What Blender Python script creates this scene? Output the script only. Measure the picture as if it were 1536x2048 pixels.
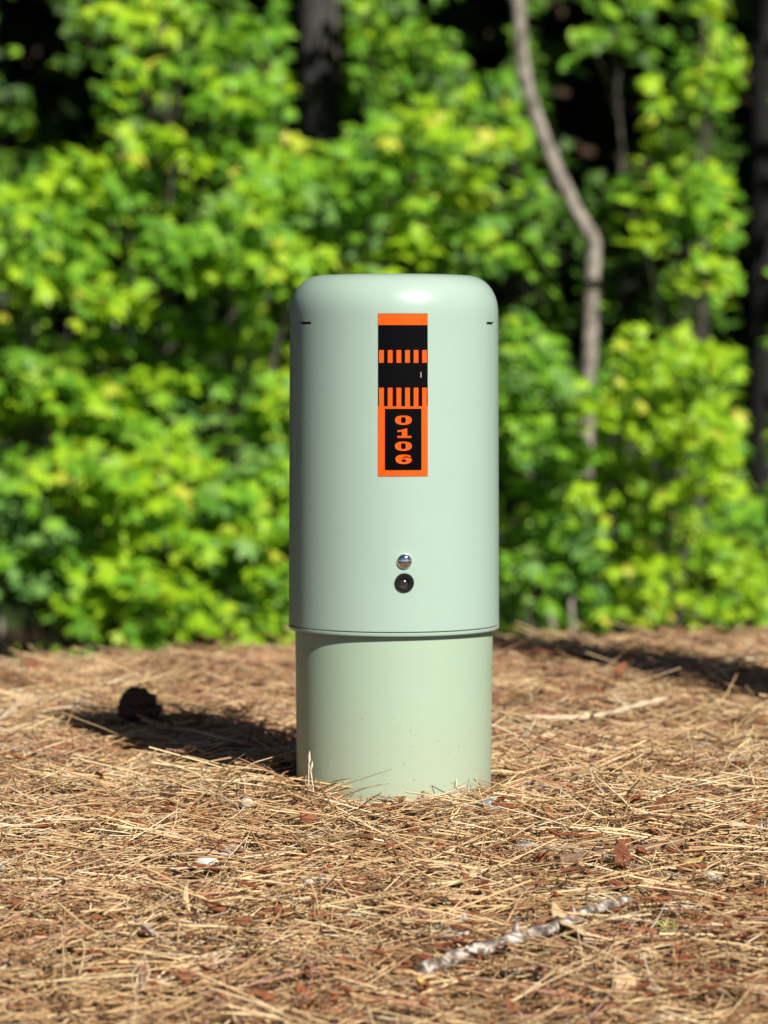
import bpy, bmesh, math
import numpy as np
from mathutils import Vector, Matrix, Euler
from mathutils.geometry import tessellate_polygon

scene = bpy.context.scene
for o in list(bpy.data.objects):
    bpy.data.objects.remove(o)
RNG = np.random.default_rng(20240611)
R = math.radians

# ------------------------------------------------------------------ camera, sky, sun, exposure
FPX, CX, CY = 6790.0, 768.0, 1024.0          # focal length in photo pixels, picture centre
CAM = np.array([-0.0143, -4.85, 0.634])
PITCH = math.atan(334 / FPX)
cam_data = bpy.data.cameras.new('camera')
cam = bpy.data.objects.new('camera', cam_data)
scene.collection.objects.link(cam)
cam.location = CAM
cam.rotation_euler = (math.pi / 2 - PITCH, 0, 0)
cam_data.sensor_fit = 'VERTICAL'
cam_data.sensor_height = 36.0
cam_data.lens = FPX / 2048 * 36
cam_data.clip_start, cam_data.clip_end = 0.05, 400
cam_data.dof.use_dof = True
cam_data.dof.focus_distance = 4.52
cam_data.dof.aperture_fstop = 4.7
cam_data.dof.aperture_blades = 0
scene.camera = cam

SUN_EL, SUN_AZ = R(37.5), R(28)                # azimuth measured from -Y towards +X
SUN = np.array([math.sin(SUN_AZ) * math.cos(SUN_EL), -math.cos(SUN_AZ) * math.cos(SUN_EL), math.sin(SUN_EL)])
world = bpy.data.worlds.new('World')
scene.world = world
world.use_nodes = True
wn = world.node_tree
sky = wn.nodes.new('ShaderNodeTexSky')
sky.sky_type = 'NISHITA'
sky.sun_disc = False
sky.sun_elevation = SUN_EL
sky.sun_rotation = math.pi - SUN_AZ
sky.air_density, sky.dust_density, sky.ozone_density = 0.40, 0.3, 1.0
bg = wn.nodes['Background']
bg.inputs['Strength'].default_value = 0.05
wn.links.new(sky.outputs[0], bg.inputs[0])
sun_data = bpy.data.lights.new('sun', 'SUN')
sun_data.energy = 5.0
sun_data.angle = R(0.53)
sun_data.color = (1.0, 0.94, 0.84)
sun = bpy.data.objects.new('sun', sun_data)
scene.collection.objects.link(sun)
sun.rotation_euler = Vector(SUN).to_track_quat('Z', 'Y').to_euler()

scene.view_settings.view_transform = 'Standard'
scene.view_settings.look = 'None'
scene.view_settings.exposure = 0.55
scene.view_settings.gamma = 1
scene.view_settings.use_curve_mapping = False
scene.render.engine = 'CYCLES'
scene.cycles.max_bounces = 8
scene.cycles.transmission_bounces = 6
scene.cycles.transparent_max_bounces = 4

# ------------------------------------------------------------------ helpers
COL = scene.collection

def link(name, data=None, parent=None, loc=None, rot=None, scale=None):
    o = bpy.data.objects.new(name, data)
    COL.objects.link(o)
    if parent is not None:
        o.parent = parent
    if loc is not None:
        o.location = loc
    if rot is not None:
        o.rotation_euler = rot
    if scale is not None:
        o.scale = scale if hasattr(scale, '__len__') else (scale,) * 3
    return o

def tag(o, label=None, cat=None, group=None, kind=None):
    if label: o['label'] = label
    if cat: o['category'] = cat
    if group: o['group'] = group
    if kind: o['kind'] = kind
    return o

def mesh_np(name, verts, faces, mats=(), mat_idx=None, smooth=True, attr=None):
    """verts (N,3); faces: (M,k) array of equal-size polygons"""
    me = bpy.data.meshes.new(name)
    verts = np.asarray(verts, dtype=np.float32)
    faces = np.asarray(faces, dtype=np.int32)
    M, k = faces.shape
    me.vertices.add(len(verts)); me.vertices.foreach_set('co', verts.ravel())
    me.loops.add(M * k); me.loops.foreach_set('vertex_index', faces.ravel())
    me.polygons.add(M); me.polygons.foreach_set('loop_start', np.arange(0, M * k, k, dtype=np.int32))
    if mat_idx is not None:
        me.polygons.foreach_set('material_index', np.asarray(mat_idx, dtype=np.int32))
    me.polygons.foreach_set('use_smooth', np.full(M, smooth, dtype=bool))
    for m in mats:
        me.materials.append(m)
    if attr is not None:
        a = me.attributes.new('tone', 'FLOAT', 'POINT')
        a.data.foreach_set('value', np.asarray(attr, dtype=np.float32))
    me.update(calc_edges=True)
    return me

def mesh_py(name, verts, faces, mats=(), smooth=True, sharp=40):
    me = bpy.data.meshes.new(name)
    me.from_pydata([tuple(v) for v in verts], [], [tuple(f) for f in faces])
    bm = bmesh.new(); bm.from_mesh(me)
    bmesh.ops.recalc_face_normals(bm, faces=bm.faces)
    bm.to_mesh(me); bm.free()
    for m in mats:
        me.materials.append(m)
    me.polygons.foreach_set('use_smooth', np.full(len(me.polygons), smooth, dtype=bool))
    if smooth and sharp:
        me.set_sharp_from_angle(angle=R(sharp))
    me.update()
    return me

def noise2(x, y, seed=0):
    """smooth value noise, -1..1"""
    x = np.asarray(x, float); y = np.asarray(y, float)
    xi = np.floor(x); yi = np.floor(y)
    fx = x - xi; fy = y - yi
    fx = fx * fx * (3 - 2 * fx); fy = fy * fy * (3 - 2 * fy)
    def h(a, b):
        v = np.sin(a * 127.1 + b * 311.7 + seed * 74.7) * 43758.5453
        return v - np.floor(v)
    return ((h(xi, yi) * (1 - fx) + h(xi + 1, yi) * fx) * (1 - fy) + (h(xi, yi + 1) * (1 - fx) + h(xi + 1, yi + 1) * fx) * fy) * 2 - 1

def ray(px, py):
    cx = (px - CX) / FPX; cy = -(py - CY) / FPX
    return np.array([cx, math.cos(PITCH) + cy * math.sin(PITCH), -math.sin(PITCH) + cy * math.cos(PITCH)])

def P(px, py, D):
    """the point seen at a photo pixel, D metres in front of the camera"""
    d = ray(px, py)
    return CAM + d * (D / d[1])

def height(x, y):
    x = np.asarray(x, float); y = np.asarray(y, float)
    yc = 1.86 + 0.66 * np.clip(x, -1.3, 0.3)
    t = np.clip(y - yc, 0, None)
    z = -np.minimum(0.13 * t * t / (t + 0.8), 0.70 + 0.004 * t)
    near = np.exp(-((np.maximum(y - 8, 0)) / 4) ** 2)
    z = z + near * (0.010 * noise2(x * 2.6, y * 2.2, 1) + 0.007 * noise2(x * 7, y * 5, 2) + 0.004 * noise2(x * 19, y * 13, 3))
    z = z - 0.020
    z = z + 0.012 * np.exp(-((x + 0.225) / 0.12) ** 2 - ((y - 0.16) / 0.10) ** 2)     # heap of needles by the base
    t2 = np.clip(-(y + 0.10), 0, 1.7)
    z = z - 0.045 * t2 - 0.066 * t2 * t2             # the mound falls towards the camera
    z = z + 0.006 * np.exp(-((np.hypot(x, y) - 0.17) / 0.05) ** 2)
    return z

def ground_at(px, py):
    d = ray(px, py); t = 2.2
    for _ in range(4000):
        p = CAM + d * t
        if p[2] <= float(height(p[0], p[1])) + 0.012:
            break
        t += 0.003
    return np.array([p[0], p[1], float(height(p[0], p[1])) + 0.006])

# ------------------------------------------------------------------ materials
def mat(name, base=(0.5, 0.5, 0.5), rough=0.6, metal=0.0, spec=0.5):
    m = bpy.data.materials.new(name)
    m.use_nodes = True
    b = m.node_tree.nodes['Principled BSDF']
    b.inputs['Base Color'].default_value = (*base, 1)
    b.inputs['Roughness'].default_value = rough
    b.inputs['Metallic'].default_value = metal
    b.inputs['Specular IOR Level'].default_value = spec
    return m

def N(m, t, **kw):
    n = m.node_tree.nodes.new(t)
    for k, v in kw.items():
        setattr(n, k, v)
    return n

def L(m, a, b):
    m.node_tree.links.new(a, b)

def ramp(m, fac, stops, interp='LINEAR'):
    r = N(m, 'ShaderNodeValToRGB')
    r.color_ramp.interpolation = interp
    els = r.color_ramp.elements
    while len(els) < len(stops):
        els.new(0.5)
    for e, (p, c) in zip(els, stops):
        e.position = p; e.color = (*c, 1)
    L(m, fac, r.inputs[0])
    return r.outputs[0]

def noise(m, scale, detail=4, rough=0.55, coord='Object', stretch=None):
    tc = N(m, 'ShaderNodeTexCoord')
    n = N(m, 'ShaderNodeTexNoise')
    n.inputs['Scale'].default_value = scale
    n.inputs['Detail'].default_value = detail
    n.inputs['Roughness'].default_value = rough
    src = tc.outputs[coord]
    if stretch:
        mp = N(m, 'ShaderNodeMapping'); mp.inputs['Scale'].default_value = stretch
        L(m, src, mp.inputs[0]); src = mp.outputs[0]
    L(m, src, n.inputs['Vector'])
    return n.outputs['Fac']

def bump(m, h, strength, dist):
    b = N(m, 'ShaderNodeBump')
    b.inputs['Strength'].default_value = strength
    b.inputs['Distance'].default_value = dist
    L(m, h, b.inputs['Height'])
    L(m, b.outputs[0], m.node_tree.nodes['Principled BSDF'].inputs['Normal'])

def mixc(m, fac, a, b):
    x = N(m, 'ShaderNodeMix', data_type='RGBA')
    if isinstance(fac, float): x.inputs[0].default_value = fac
    else: L(m, fac, x.inputs[0])
    for s, v in ((6, a), (7, b)):
        if isinstance(v, tuple): x.inputs[s].default_value = (*v, 1)
        else: L(m, v, x.inputs[s])
    return x.outputs[2]

def noisy(name, stops, scale, rough=0.85, bs=0.3, bd=0.002, stretch=None, spec=0.3, detail=5):
    m = mat(name, rough=rough, spec=spec)
    n = noise(m, scale, detail, 0.6, stretch=stretch)
    L(m, ramp(m, n, stops), m.node_tree.nodes['Principled BSDF'].inputs['Base Color'])
    if bs: bump(m, n, bs, bd)
    return m

def paint(name, base, dirt, rough):
    m = mat(name, base, rough, spec=0.5)
    b = m.node_tree.nodes['Principled BSDF']
    soft = noise(m, 5.0, 3)
    c = mixc(m, ramp(m, soft, [(0.35, (0, 0, 0)), (0.7, (0.55, 0.55, 0.55))]), base, tuple(v * 0.95 for v in base))
    st = ramp(m, noise(m, 30, 4, 0.6, stretch=(1, 1, 0.06)), [(0.50, (0, 0, 0)), (0.72, (0.30, 0.30, 0.30))])
    c = mixc(m, st, c, tuple(v * 0.84 + 0.02 for v in base))
    sc = ramp(m, noise(m, 420, 1), [(0.765, (0, 0, 0)), (0.79, (0.8, 0.8, 0.8))])
    c = mixc(m, sc, c, tuple(min(v * 1.35, 0.75) for v in base))
    tc = N(m, 'ShaderNodeTexCoord'); sx = N(m, 'ShaderNodeSeparateXYZ'); L(m, tc.outputs['Object'], sx.inputs[0])
    # splashes of soil near the bottom of the sleeve and a few specks
    mr = N(m, 'ShaderNodeMapRange'); mr.inputs[1].default_value = 0.16; mr.inputs[2].default_value = 0.0
    L(m, sx.outputs[2], mr.inputs[0])
    sp = ramp(m, noise(m, 190, 2), [(0.66, (0, 0, 0)), (0.74, (1, 1, 1))])
    mu = N(m, 'ShaderNodeMath', operation='MULTIPLY'); L(m, sp, mu.inputs[0]); L(m, mr.outputs[0], mu.inputs[1])
    m2 = N(m, 'ShaderNodeMath', operation='MULTIPLY'); L(m, mu.outputs[0], m2.inputs[0]); m2.inputs[1].default_value = dirt
    c = mixc(m, m2.outputs[0], c, (0.12, 0.09, 0.05))
    dust = N(m, 'ShaderNodeMath', operation='MULTIPLY'); L(m, mr.outputs[0], dust.inputs[0]); L(m, noise(m, 14, 4), dust.inputs[1])
    d2 = N(m, 'ShaderNodeMath', operation='MULTIPLY'); L(m, dust.outputs[0], d2.inputs[0]); d2.inputs[1].default_value = dirt * 0.5
    c = mixc(m, d2.outputs[0], c, (0.42, 0.36, 0.24))
    L(m, c, b.inputs['Base Color'])
    rr = N(m, 'ShaderNodeMapRange'); rr.inputs[3].default_value = rough - 0.05; rr.inputs[4].default_value = rough + 0.1
    L(m, noise(m, 9, 5), rr.inputs[0]); L(m, rr.outputs[0], b.inputs['Roughness'])
    bump(m, noise(m, 240, 2), 0.04, 0.001)
    return m

M_cover = paint('paint_cover', (0.322, 0.437, 0.370), 0.12, 0.27)
M_sleeve = paint('paint_sleeve', (0.324, 0.438, 0.324), 1.0, 0.40)
M_dark = mat('slot_dark', (0.010, 0.011, 0.010), 0.7)
M_black = mat('vinyl_black', (0.002, 0.002, 0.0028), 0.08, spec=0.07)
bump(M_black, noise(M_black, 11, 3, stretch=(1, 1, 0.22)), 0.12, 0.003)
M_orange = mat('vinyl_orange', (0.74, 0.088, 0.004), 0.32, spec=0.25)
M_chrome = mat('chrome', (0.82, 0.82, 0.83), 0.06, 1.0)
M_lock = mat('lock_black', (0.008, 0.008, 0.009), 0.35, spec=0.25)
M_pin = mat('lock_steel', (0.35, 0.35, 0.36), 0.25, 1.0)

def leafmat(name, stops, per_object, transl=0.34):
    m = bpy.data.materials.new(name); m.use_nodes = True
    nt = m.node_tree; b = nt.nodes['Principled BSDF']; out = nt.nodes['Material Output']
    if per_object:
        f = N(m, 'ShaderNodeObjectInfo').outputs['Random']
    else:
        f = N(m, 'ShaderNodeNewGeometry').outputs['Random Per Island']
    c = ramp(m, f, stops)
    b.inputs['Roughness'].default_value = 0.48
    b.inputs['Specular IOR Level'].default_value = 0.35
    L(m, c, b.inputs['Base Color'])
    t = N(m, 'ShaderNodeBsdfTranslucent')
    br = N(m, 'ShaderNodeMix', data_type='RGBA', blend_type='MULTIPLY'); br.inputs[0].default_value = 1
    L(m, c, br.inputs[6]); br.inputs[7].default_value = (1.25, 1.1, 0.35, 1)
    L(m, br.outputs[2], t.inputs[0])
    mx = N(m, 'ShaderNodeMixShader'); mx.inputs[0].default_value = transl
    L(m, b.outputs[0], mx.inputs[1]); L(m, t.outputs[0], mx.inputs[2]); L(m, mx.outputs[0], out.inputs[0])
    return m

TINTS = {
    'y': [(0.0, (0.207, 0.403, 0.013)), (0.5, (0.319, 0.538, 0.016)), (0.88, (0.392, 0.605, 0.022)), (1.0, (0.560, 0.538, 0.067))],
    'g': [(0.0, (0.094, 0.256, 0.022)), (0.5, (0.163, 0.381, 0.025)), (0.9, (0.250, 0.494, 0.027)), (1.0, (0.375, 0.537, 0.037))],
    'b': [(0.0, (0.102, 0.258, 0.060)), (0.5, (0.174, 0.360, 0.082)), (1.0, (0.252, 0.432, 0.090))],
    'd': [(0.0, (0.041, 0.102, 0.014)), (0.6, (0.072, 0.168, 0.019)), (1.0, (0.120, 0.240, 0.022))],  # dark tint: dimness among the trees is put into leaf colour
    'w': [(0.0, (0.012, 0.028, 0.006)), (0.6, (0.020, 0.042, 0.008)), (1.0, (0.032, 0.058, 0.010))],  # near black tint: deep shade of the far woods painted as colour
}
TKEY = list(TINTS)
LEAF_I = [leafmat('leaf_' + k, TINTS[k], False) for k in TKEY]
LEAF_O = {k: leafmat('leaf_single_' + k, TINTS[k], True) for k in TKEY}

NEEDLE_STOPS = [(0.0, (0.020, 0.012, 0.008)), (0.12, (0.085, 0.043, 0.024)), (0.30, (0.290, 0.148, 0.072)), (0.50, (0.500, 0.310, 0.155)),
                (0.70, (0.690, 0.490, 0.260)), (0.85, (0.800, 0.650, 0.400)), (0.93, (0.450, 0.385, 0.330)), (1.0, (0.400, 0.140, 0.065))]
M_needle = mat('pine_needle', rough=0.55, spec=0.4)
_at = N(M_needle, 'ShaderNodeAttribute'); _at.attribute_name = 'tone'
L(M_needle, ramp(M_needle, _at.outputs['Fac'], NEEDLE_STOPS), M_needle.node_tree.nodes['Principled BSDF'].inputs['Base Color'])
M_red_needle = mat('red_needle', (0.46, 0.17, 0.085), 0.5)
M_soil = mat('ground_duff', rough=0.95, spec=0.2)
_n1 = ramp(M_soil, noise(M_soil, 42, 6, 0.7), [(0.3, (0.016, 0.011, 0.008)), (0.5, (0.050, 0.031, 0.019)), (0.68, (0.120, 0.072, 0.040)), (0.82, (0.200, 0.130, 0.075))])
L(M_soil, _n1, M_soil.node_tree.nodes['Principled BSDF'].inputs['Base Color'])
bump(M_soil, noise(M_soil, 120, 5, 0.7), 0.8, 0.006)
M_catkin = noisy('catkin_rust', [(0.3, (0.120, 0.036, 0.018)), (0.5, (0.290, 0.085, 0.036)), (0.75, (0.46, 0.175, 0.08))], 130, bs=0.8, bd=0.002)
M_chip = noisy('bark_chip', [(0.3, (0.16, 0.060, 0.028)), (0.6, (0.33, 0.115, 0.05)), (0.8, (0.42, 0.20, 0.11))], 60, bs=0.6)
M_stick = noisy('stick_lichen', [(0.38, (0.070, 0.054, 0.045)), (0.48, (0.20, 0.165, 0.14)), (0.56, (0.46, 0.42, 0.38)), (0.72, (0.64, 0.61, 0.56))], 75, bs=0.6, bd=0.004, stretch=(1, 1, 1))
M_twig = noisy('twig_pale', [(0.3, (0.36, 0.25, 0.16)), (0.7, (0.66, 0.54, 0.38))], 40, bs=0.4)
M_twig_dark = noisy('twig_brown', [(0.3, (0.10, 0.065, 0.045)), (0.7, (0.26, 0.17, 0.11))], 60, bs=0.6)
M_rock_grey = noisy('rock_grey', [(0.3, (0.10, 0.11, 0.12)), (0.5, (0.27, 0.28, 0.29)), (0.75, (0.58, 0.57, 0.54))], 90, bs=0.5)
M_rock_white = noisy('rock_white', [(0.35, (0.34, 0.29, 0.23)), (0.65, (0.66, 0.62, 0.54))], 60, bs=0.3)
M_rock_tan = noisy('rock_tan', [(0.3, (0.42, 0.30, 0.22)), (0.7, (0.66, 0.50, 0.40))], 60, bs=0.3)
M_leaf_tan = noisy('dry_leaf_tan', [(0.3, (0.40, 0.27, 0.15)), (0.7, (0.60, 0.44, 0.26))], 45, bs=0.3)
M_leaf_grey = noisy('dry_leaf_grey', [(0.3, (0.26, 0.22, 0.20)), (0.7, (0.46, 0.41, 0.38))], 45, bs=0.3)
M_leaf_red = noisy('dry_leaf_red', [(0.3, (0.10, 0.030, 0.014)), (0.7, (0.21, 0.068, 0.028))], 45, bs=0.3)
M_yellow = noisy('leaf_yellow', [(0.3, (0.45, 0.30, 0.07)), (0.7, (0.62, 0.50, 0.16))], 45, bs=0.2)
M_sprout = mat('sprout_green', (0.20, 0.42, 0.05), 0.5)
M_dry_grass = mat('dry_grass', (0.66, 0.52, 0.28), 0.55)
M_pale_stalk = mat('pale_stalk', (0.72, 0.62, 0.46), 0.55)
M_cone = noisy('pine_cone', [(0.3, (0.045, 0.027, 0.018)), (0.7, (0.150, 0.088, 0.055))], 50, bs=0.5)
M_bark_dark = noisy('bark_dark', [(0.35, (0.014, 0.013, 0.013)), (0.55, (0.045, 0.043, 0.043)), (0.75, (0.095, 0.088, 0.086))], 9, bs=1.0, bd=0.02, stretch=(3, 3, 0.7))
M_bark_shade = noisy('bark_shade', [(0.35, (0.006, 0.006, 0.006)), (0.62, (0.014, 0.013, 0.013)), (0.8, (0.060, 0.055, 0.055))], 9, bs=1.0, bd=0.02, stretch=(3, 3, 0.7))  # darker copy of the pine bark; the trunk's shade is put into colour
M_bark_pale = noisy('bark_pale', [(0.32, (0.20, 0.17, 0.145)), (0.52, (0.36, 0.32, 0.28)), (0.75, (0.50, 0.45, 0.40))], 14, bs=0.7, bd=0.008, stretch=(2, 2, 1))
M_bark_crook = noisy('bark_crook', [(0.34, (0.10, 0.085, 0.072)), (0.5, (0.24, 0.21, 0.18)), (0.62, (0.36, 0.325, 0.29)), (0.8, (0.46, 0.42, 0.38))], 20, bs=0.9, bd=0.012, stretch=(1.6, 1.6, 1))
M_bark_grey = noisy('bark_grey', [(0.32, (0.070, 0.062, 0.052)), (0.7, (0.17, 0.150, 0.130))], 14, bs=0.7, bd=0.008)

# ------------------------------------------------------------------ ground
def make_ground():
    xs = np.concatenate([np.linspace(-60, -4, 22)[:-1], np.linspace(-4, -1.1, 40)[:-1], np.linspace(-1.1, 1.1, 150), np.linspace(1.1, 4, 40)[1:], np.linspace(4, 60, 22)[1:]])
    ys = np.concatenate([np.linspace(-40, -4.5, 24)[:-1], np.linspace(-4.5, -2.2, 30)[:-1], np.linspace(-2.2, 3.4, 280), np.linspace(3.4, 14, 90)[1:], np.linspace(14, 80, 30)[1:]])
    X, Y = np.meshgrid(xs, ys)
    Z = height(X, Y) - 0.004
    far = np.clip(Y - 17, 0, None)
    Z = Z + np.minimum(far * 0.30, 12)                  # bank added behind the woods to shut out bright sky gaps
    V = np.stack([X.ravel(), Y.ravel(), Z.ravel()], 1)
    nx, ny = len(xs), len(ys)
    i = np.arange(nx * ny).reshape(ny, nx)
    F = np.stack([i[:-1, :-1].ravel(), i[:-1, 1:].ravel(), i[1:, 1:].ravel(), i[1:, :-1].ravel()], 1)
    tag(link('ground', mesh_np('ground', V, F, [M_soil])), kind='structure')
make_ground()

def needle_mesh(name, pos, head, pitch, length, width, bend, tone, material, nseg=2):
    n = len(pos)
    d = np.stack([np.cos(head) * np.cos(pitch), np.sin(head) * np.cos(pitch), np.sin(pitch)], 1)
    side = np.stack([-np.sin(head), np.cos(head), np.zeros(n)], 1)
    up = np.cross(d, side)
    s = np.linspace(-0.5, 0.5, nseg + 1)
    ang0 = RNG.uniform(0, 2 * np.pi, n)
    rings = []
    for k, t in enumerate(s):
        sag = (0.25 - t * t) * 4
        c = pos + d * (t * length)[:, None] + side * (bend * length * sag)[:, None] + up * (np.abs(bend) * 0.25 * length * (sag - 0.6))[:, None]
        wk = width * (1.0 - 0.55 * (k / nseg) ** 3)
        for j in range(3):
            a = ang0 + j * 2 * np.pi / 3
            rings.append(c + side * (np.cos(a) * wk * 0.55)[:, None] + up * (np.sin(a) * wk * 0.55)[:, None])
    V = np.stack(rings, 1)                                # n, (nseg+1)*3, 3
    per = (nseg + 1) * 3
    f = []
    for k in range(nseg):
        for j in range(3):
            f.append([k * 3 + j, k * 3 + (j + 1) % 3, (k + 1) * 3 + (j + 1) % 3, (k + 1) * 3 + j])
    F = (np.array(f)[None] + (np.arange(n) * per)[:, None, None]).reshape(-1, 4)
    return mesh_np(name, V.reshape(-1, 3), F, [material], attr=np.repeat(tone, per))

def in_wedge(n, d0, d1, power=1.0, widen=1.65, extra=0.2):
    u = RNG.uniform(0, 1, n)
    D = d0 + (d1 - d0) * u ** power
    X = RNG.uniform(-1, 1, n) * (0.1131 * D * widen + extra)
    return X, D + CAM[1]

def litter():
    nf = 36500
    x, y = in_wedge(nf, 3.2, 7.9, 1.12)
    keep = np.hypot(x, y) > 0.150
    x, y = x[keep], y[keep]; nf = len(x)
    flow = noise2(x * 2.2, y * 1.1, 11) * 1.5 + noise2(x * 6, y * 4, 12) * 0.9
    head = flow + RNG.normal(0, 0.75, nf)
    wild = RNG.uniform(0, 1, nf) < 0.50
    head[wild] = RNG.uniform(0, 2 * np.pi, wild.sum())
    # fascicles of three needles that share a sheath
    k = 3
    X = np.repeat(x, k); Y = np.repeat(y, k)
    H = np.repeat(head, k) + RNG.normal(0, 0.10, nf * k)
    Ln = np.repeat(RNG.uniform(0.055, 0.175, nf), k) * RNG.uniform(0.8, 1.05, nf * k)
    short = np.repeat(RNG.uniform(0, 1, nf) < 0.25, k)
    Ln[short] *= 0.45
    pit = RNG.normal(0, 0.15, nf * k)
    stick = np.repeat(RNG.uniform(0, 1, nf) < 0.03, k)
    pit[stick] += RNG.uniform(0.15, 0.6, stick.sum()); Ln[stick] *= 0.6
    lift = np.repeat(RNG.beta(1.0, 2.0, nf) * 0.034, k) + RNG.uniform(0, 0.004, nf * k)
    Z = height(X, Y) + lift + np.abs(np.sin(pit)) * Ln * 0.5
    W = RNG.uniform(0.0012, 0.0026, nf * k)
    far = np.clip((Y - 0.3) / 2.5, 0, 1)
    W *= 1 + 0.5 * far
    bend = RNG.normal(0, 0.085, nf * k)
    base = np.repeat(RNG.beta(2.1, 1.7, nf), k)
    tone = 0.13 + base * 0.84 + RNG.normal(0, 0.05, nf * k)
    tone -= 0.62 * np.clip(1 - lift / 0.019, 0, 1) * RNG.uniform(0, 1, nf * k)         # lower needles coloured darker: painted shade in the gaps, some rot
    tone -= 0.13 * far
    red = np.repeat(RNG.uniform(0, 1, nf) < 0.07 + 0.06 * np.clip((y - 0.5), 0, 1), k)
    tone = np.clip(tone, 0.0, 0.9)
    tone[red] = RNG.uniform(0.955, 1.0, red.sum())
    pos = np.stack([X, Y, Z], 1)
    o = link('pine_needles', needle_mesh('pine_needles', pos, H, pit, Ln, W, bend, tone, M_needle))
    tag(o, 'thick carpet of fallen tan and brown pine needles covering the ground', 'pine needles', kind='stuff')
    # fine crumbs: short broken bits
    n = 48000
    x, y = in_wedge(n, 3.2, 6.0, 1.2)
    kp = np.hypot(x, y) > 0.146; x, y = x[kp], y[kp]; n = len(x)
    ln = RNG.uniform(0.012, 0.045, n)
    pit = RNG.normal(0, 0.38, n)
    pos = np.stack([x, y, height(x, y) + RNG.uniform(0.004, 0.030, n)], 1)
    o = link('needle_crumbs', needle_mesh('needle_crumbs', pos, RNG.uniform(0, 6.28, n), pit, ln, RNG.uniform(0.0010, 0.0026, n), RNG.normal(0, 0.1, n),
             np.clip(RNG.beta(0.8, 1.1, n) * 0.95, 0, 0.94), M_needle, 1))
    tag(o, 'short broken bits of pine needle and straw between the longer needles', 'litter', kind='stuff')
    # fresh reddish needles left of the pedestal
    n = 420
    c = ground_at(400, 1500)
    x = c[0] + RNG.normal(0, 0.085, n); y = c[1] + RNG.normal(0, 0.10, n)
    pos = np.stack([x, y, height(x, y) + RNG.uniform(0.016, 0.032, n)], 1)
    o = link('red_needles', needle_mesh('red_needles', pos, RNG.normal(-0.15, 0.28, n), RNG.normal(0, 0.06, n), RNG.uniform(0.09, 0.16, n), RNG.uniform(0.0014, 0.0022, n),
             RNG.normal(0, 0.06, n), np.zeros(n), M_red_needle))
    tag(o, 'patch of fresh reddish pine needles at the edge of the pedestal shadow', 'pine needles', kind='stuff')
litter()

# ------------------------------------------------------------------ foliage building blocks
def star_outline():
    pts = []
    tips = [(90, 1.0), (32, 0.95), (-22, 0.62), (202, 0.62), (148, 0.95)]
    order = sorted(tips, key=lambda t: (t[0] + 95) % 360)
    prev = None
    for i, (a, r) in enumerate(order):
        na, nr = order[(i + 1) % len(order)]
        for da, q in ((-9, 0.80), (0, 1.0), (9, 0.80)):
            pts.append((a + da, r * q))
        if i < len(order) - 1:
            gap = (na - a) % 360
            pts.append((a + gap / 2, 0.46))
    pts.append((270, 0.22))
    return [(r * math.cos(R(a)), r * math.sin(R(a))) for a, r in pts]

def oval_outline():
    out = []
    for t in (-80, -45, -15, 15, 45, 72, 90, 108, 135, 165, 195, 225, 260):
        a = R(t)
        out.append((0.56 * math.cos(a), 0.95 * math.sin(a) + (0.12 if t == 90 else 0)))
    return out

def leaf_template(outline):
    V = [(0, 0, 0.0)]
    for x, y in outline:
        V.append((x, y, -0.22 * abs(x) - 0.16 * (x * x + y * y)))
    n = len(outline)
    F = [(0, 1 + i, 1 + (i + 1) % n) for i in range(n)]
    return np.array(V) * 0.5, np.array(F)            # about one unit long

STAR, OVAL = leaf_template(star_outline()), leaf_template(oval_outline())
QUADV = np.array([(0, 0.5, -0.05), (0.32, 0.1, -0.02), (0.22, -0.3, 0.0), (-0.22, -0.3, 0.0), (-0.32, 0.1, -0.02)])
QUADF = np.array([(0, 4, 1), (1, 4, 3), (1, 3, 2)])
LEAF_MESH = {}
for k in TKEY:
    for sname, (V, F) in (('star', STAR), ('oval', OVAL)):
        LEAF_MESH[(k, sname)] = mesh_np('leaf_' + sname, V, F, [LEAF_O[k]], smooth=False)

def leaf_frames(n, outward, up_bias=0.75, sun_bias=0.95, jitter=0.62, droop=0.55):
    nor = np.array([0, 0, 1.0]) * up_bias + SUN * sun_bias + RNG.normal(0, jitter, (n, 3))
    nor /= np.linalg.norm(nor, axis=1)[:, None]
    tip = outward + RNG.normal(0, 0.45, (n, 3)) + np.array([0, 0, -droop])
    tip -= nor * (tip * nor).sum(1)[:, None]
    tip /= np.linalg.norm(tip, axis=1)[:, None]
    sd = np.cross(tip, nor)
    return sd, tip, nor                                # columns x, y, z

def leaves_mesh(name, tmpl, pos, frames, size, tint_idx):
    V, F = tmpl
    sd, tip, nor = frames
    n = len(pos)
    W = pos[:, None, :] + size[:, None, None] * (V[None, :, 0:1] * sd[:, None, :] + V[None, :, 1:2] * tip[:, None, :] + V[None, :, 2:3] * nor[:, None, :])
    FF = (F[None] + (np.arange(n) * len(V))[:, None, None]).reshape(-1, F.shape[1])
    return mesh_np(name, W.reshape(-1, 3), FF, LEAF_I, mat_idx=np.repeat(tint_idx, len(F)), smooth=False)

def catmull(pts, per=6):
    pts = np.asarray(pts, float)
    p = np.vstack([2 * pts[0] - pts[1], pts, 2 * pts[-1] - pts[-2]])
    out = []
    for i in range(1, len(p) - 2):
        for t in np.linspace(0, 1, per, endpoint=False):
            a, b, c, d = p[i - 1], p[i], p[i + 1], p[i + 2]
            out.append(0.5 * (2 * b + (c - a) * t + (2 * a - 5 * b + 4 * c - d) * t * t + (3 * b - a - 3 * c + d) * t ** 3))
    out.append(pts[-1])
    return np.array(out)

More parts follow.
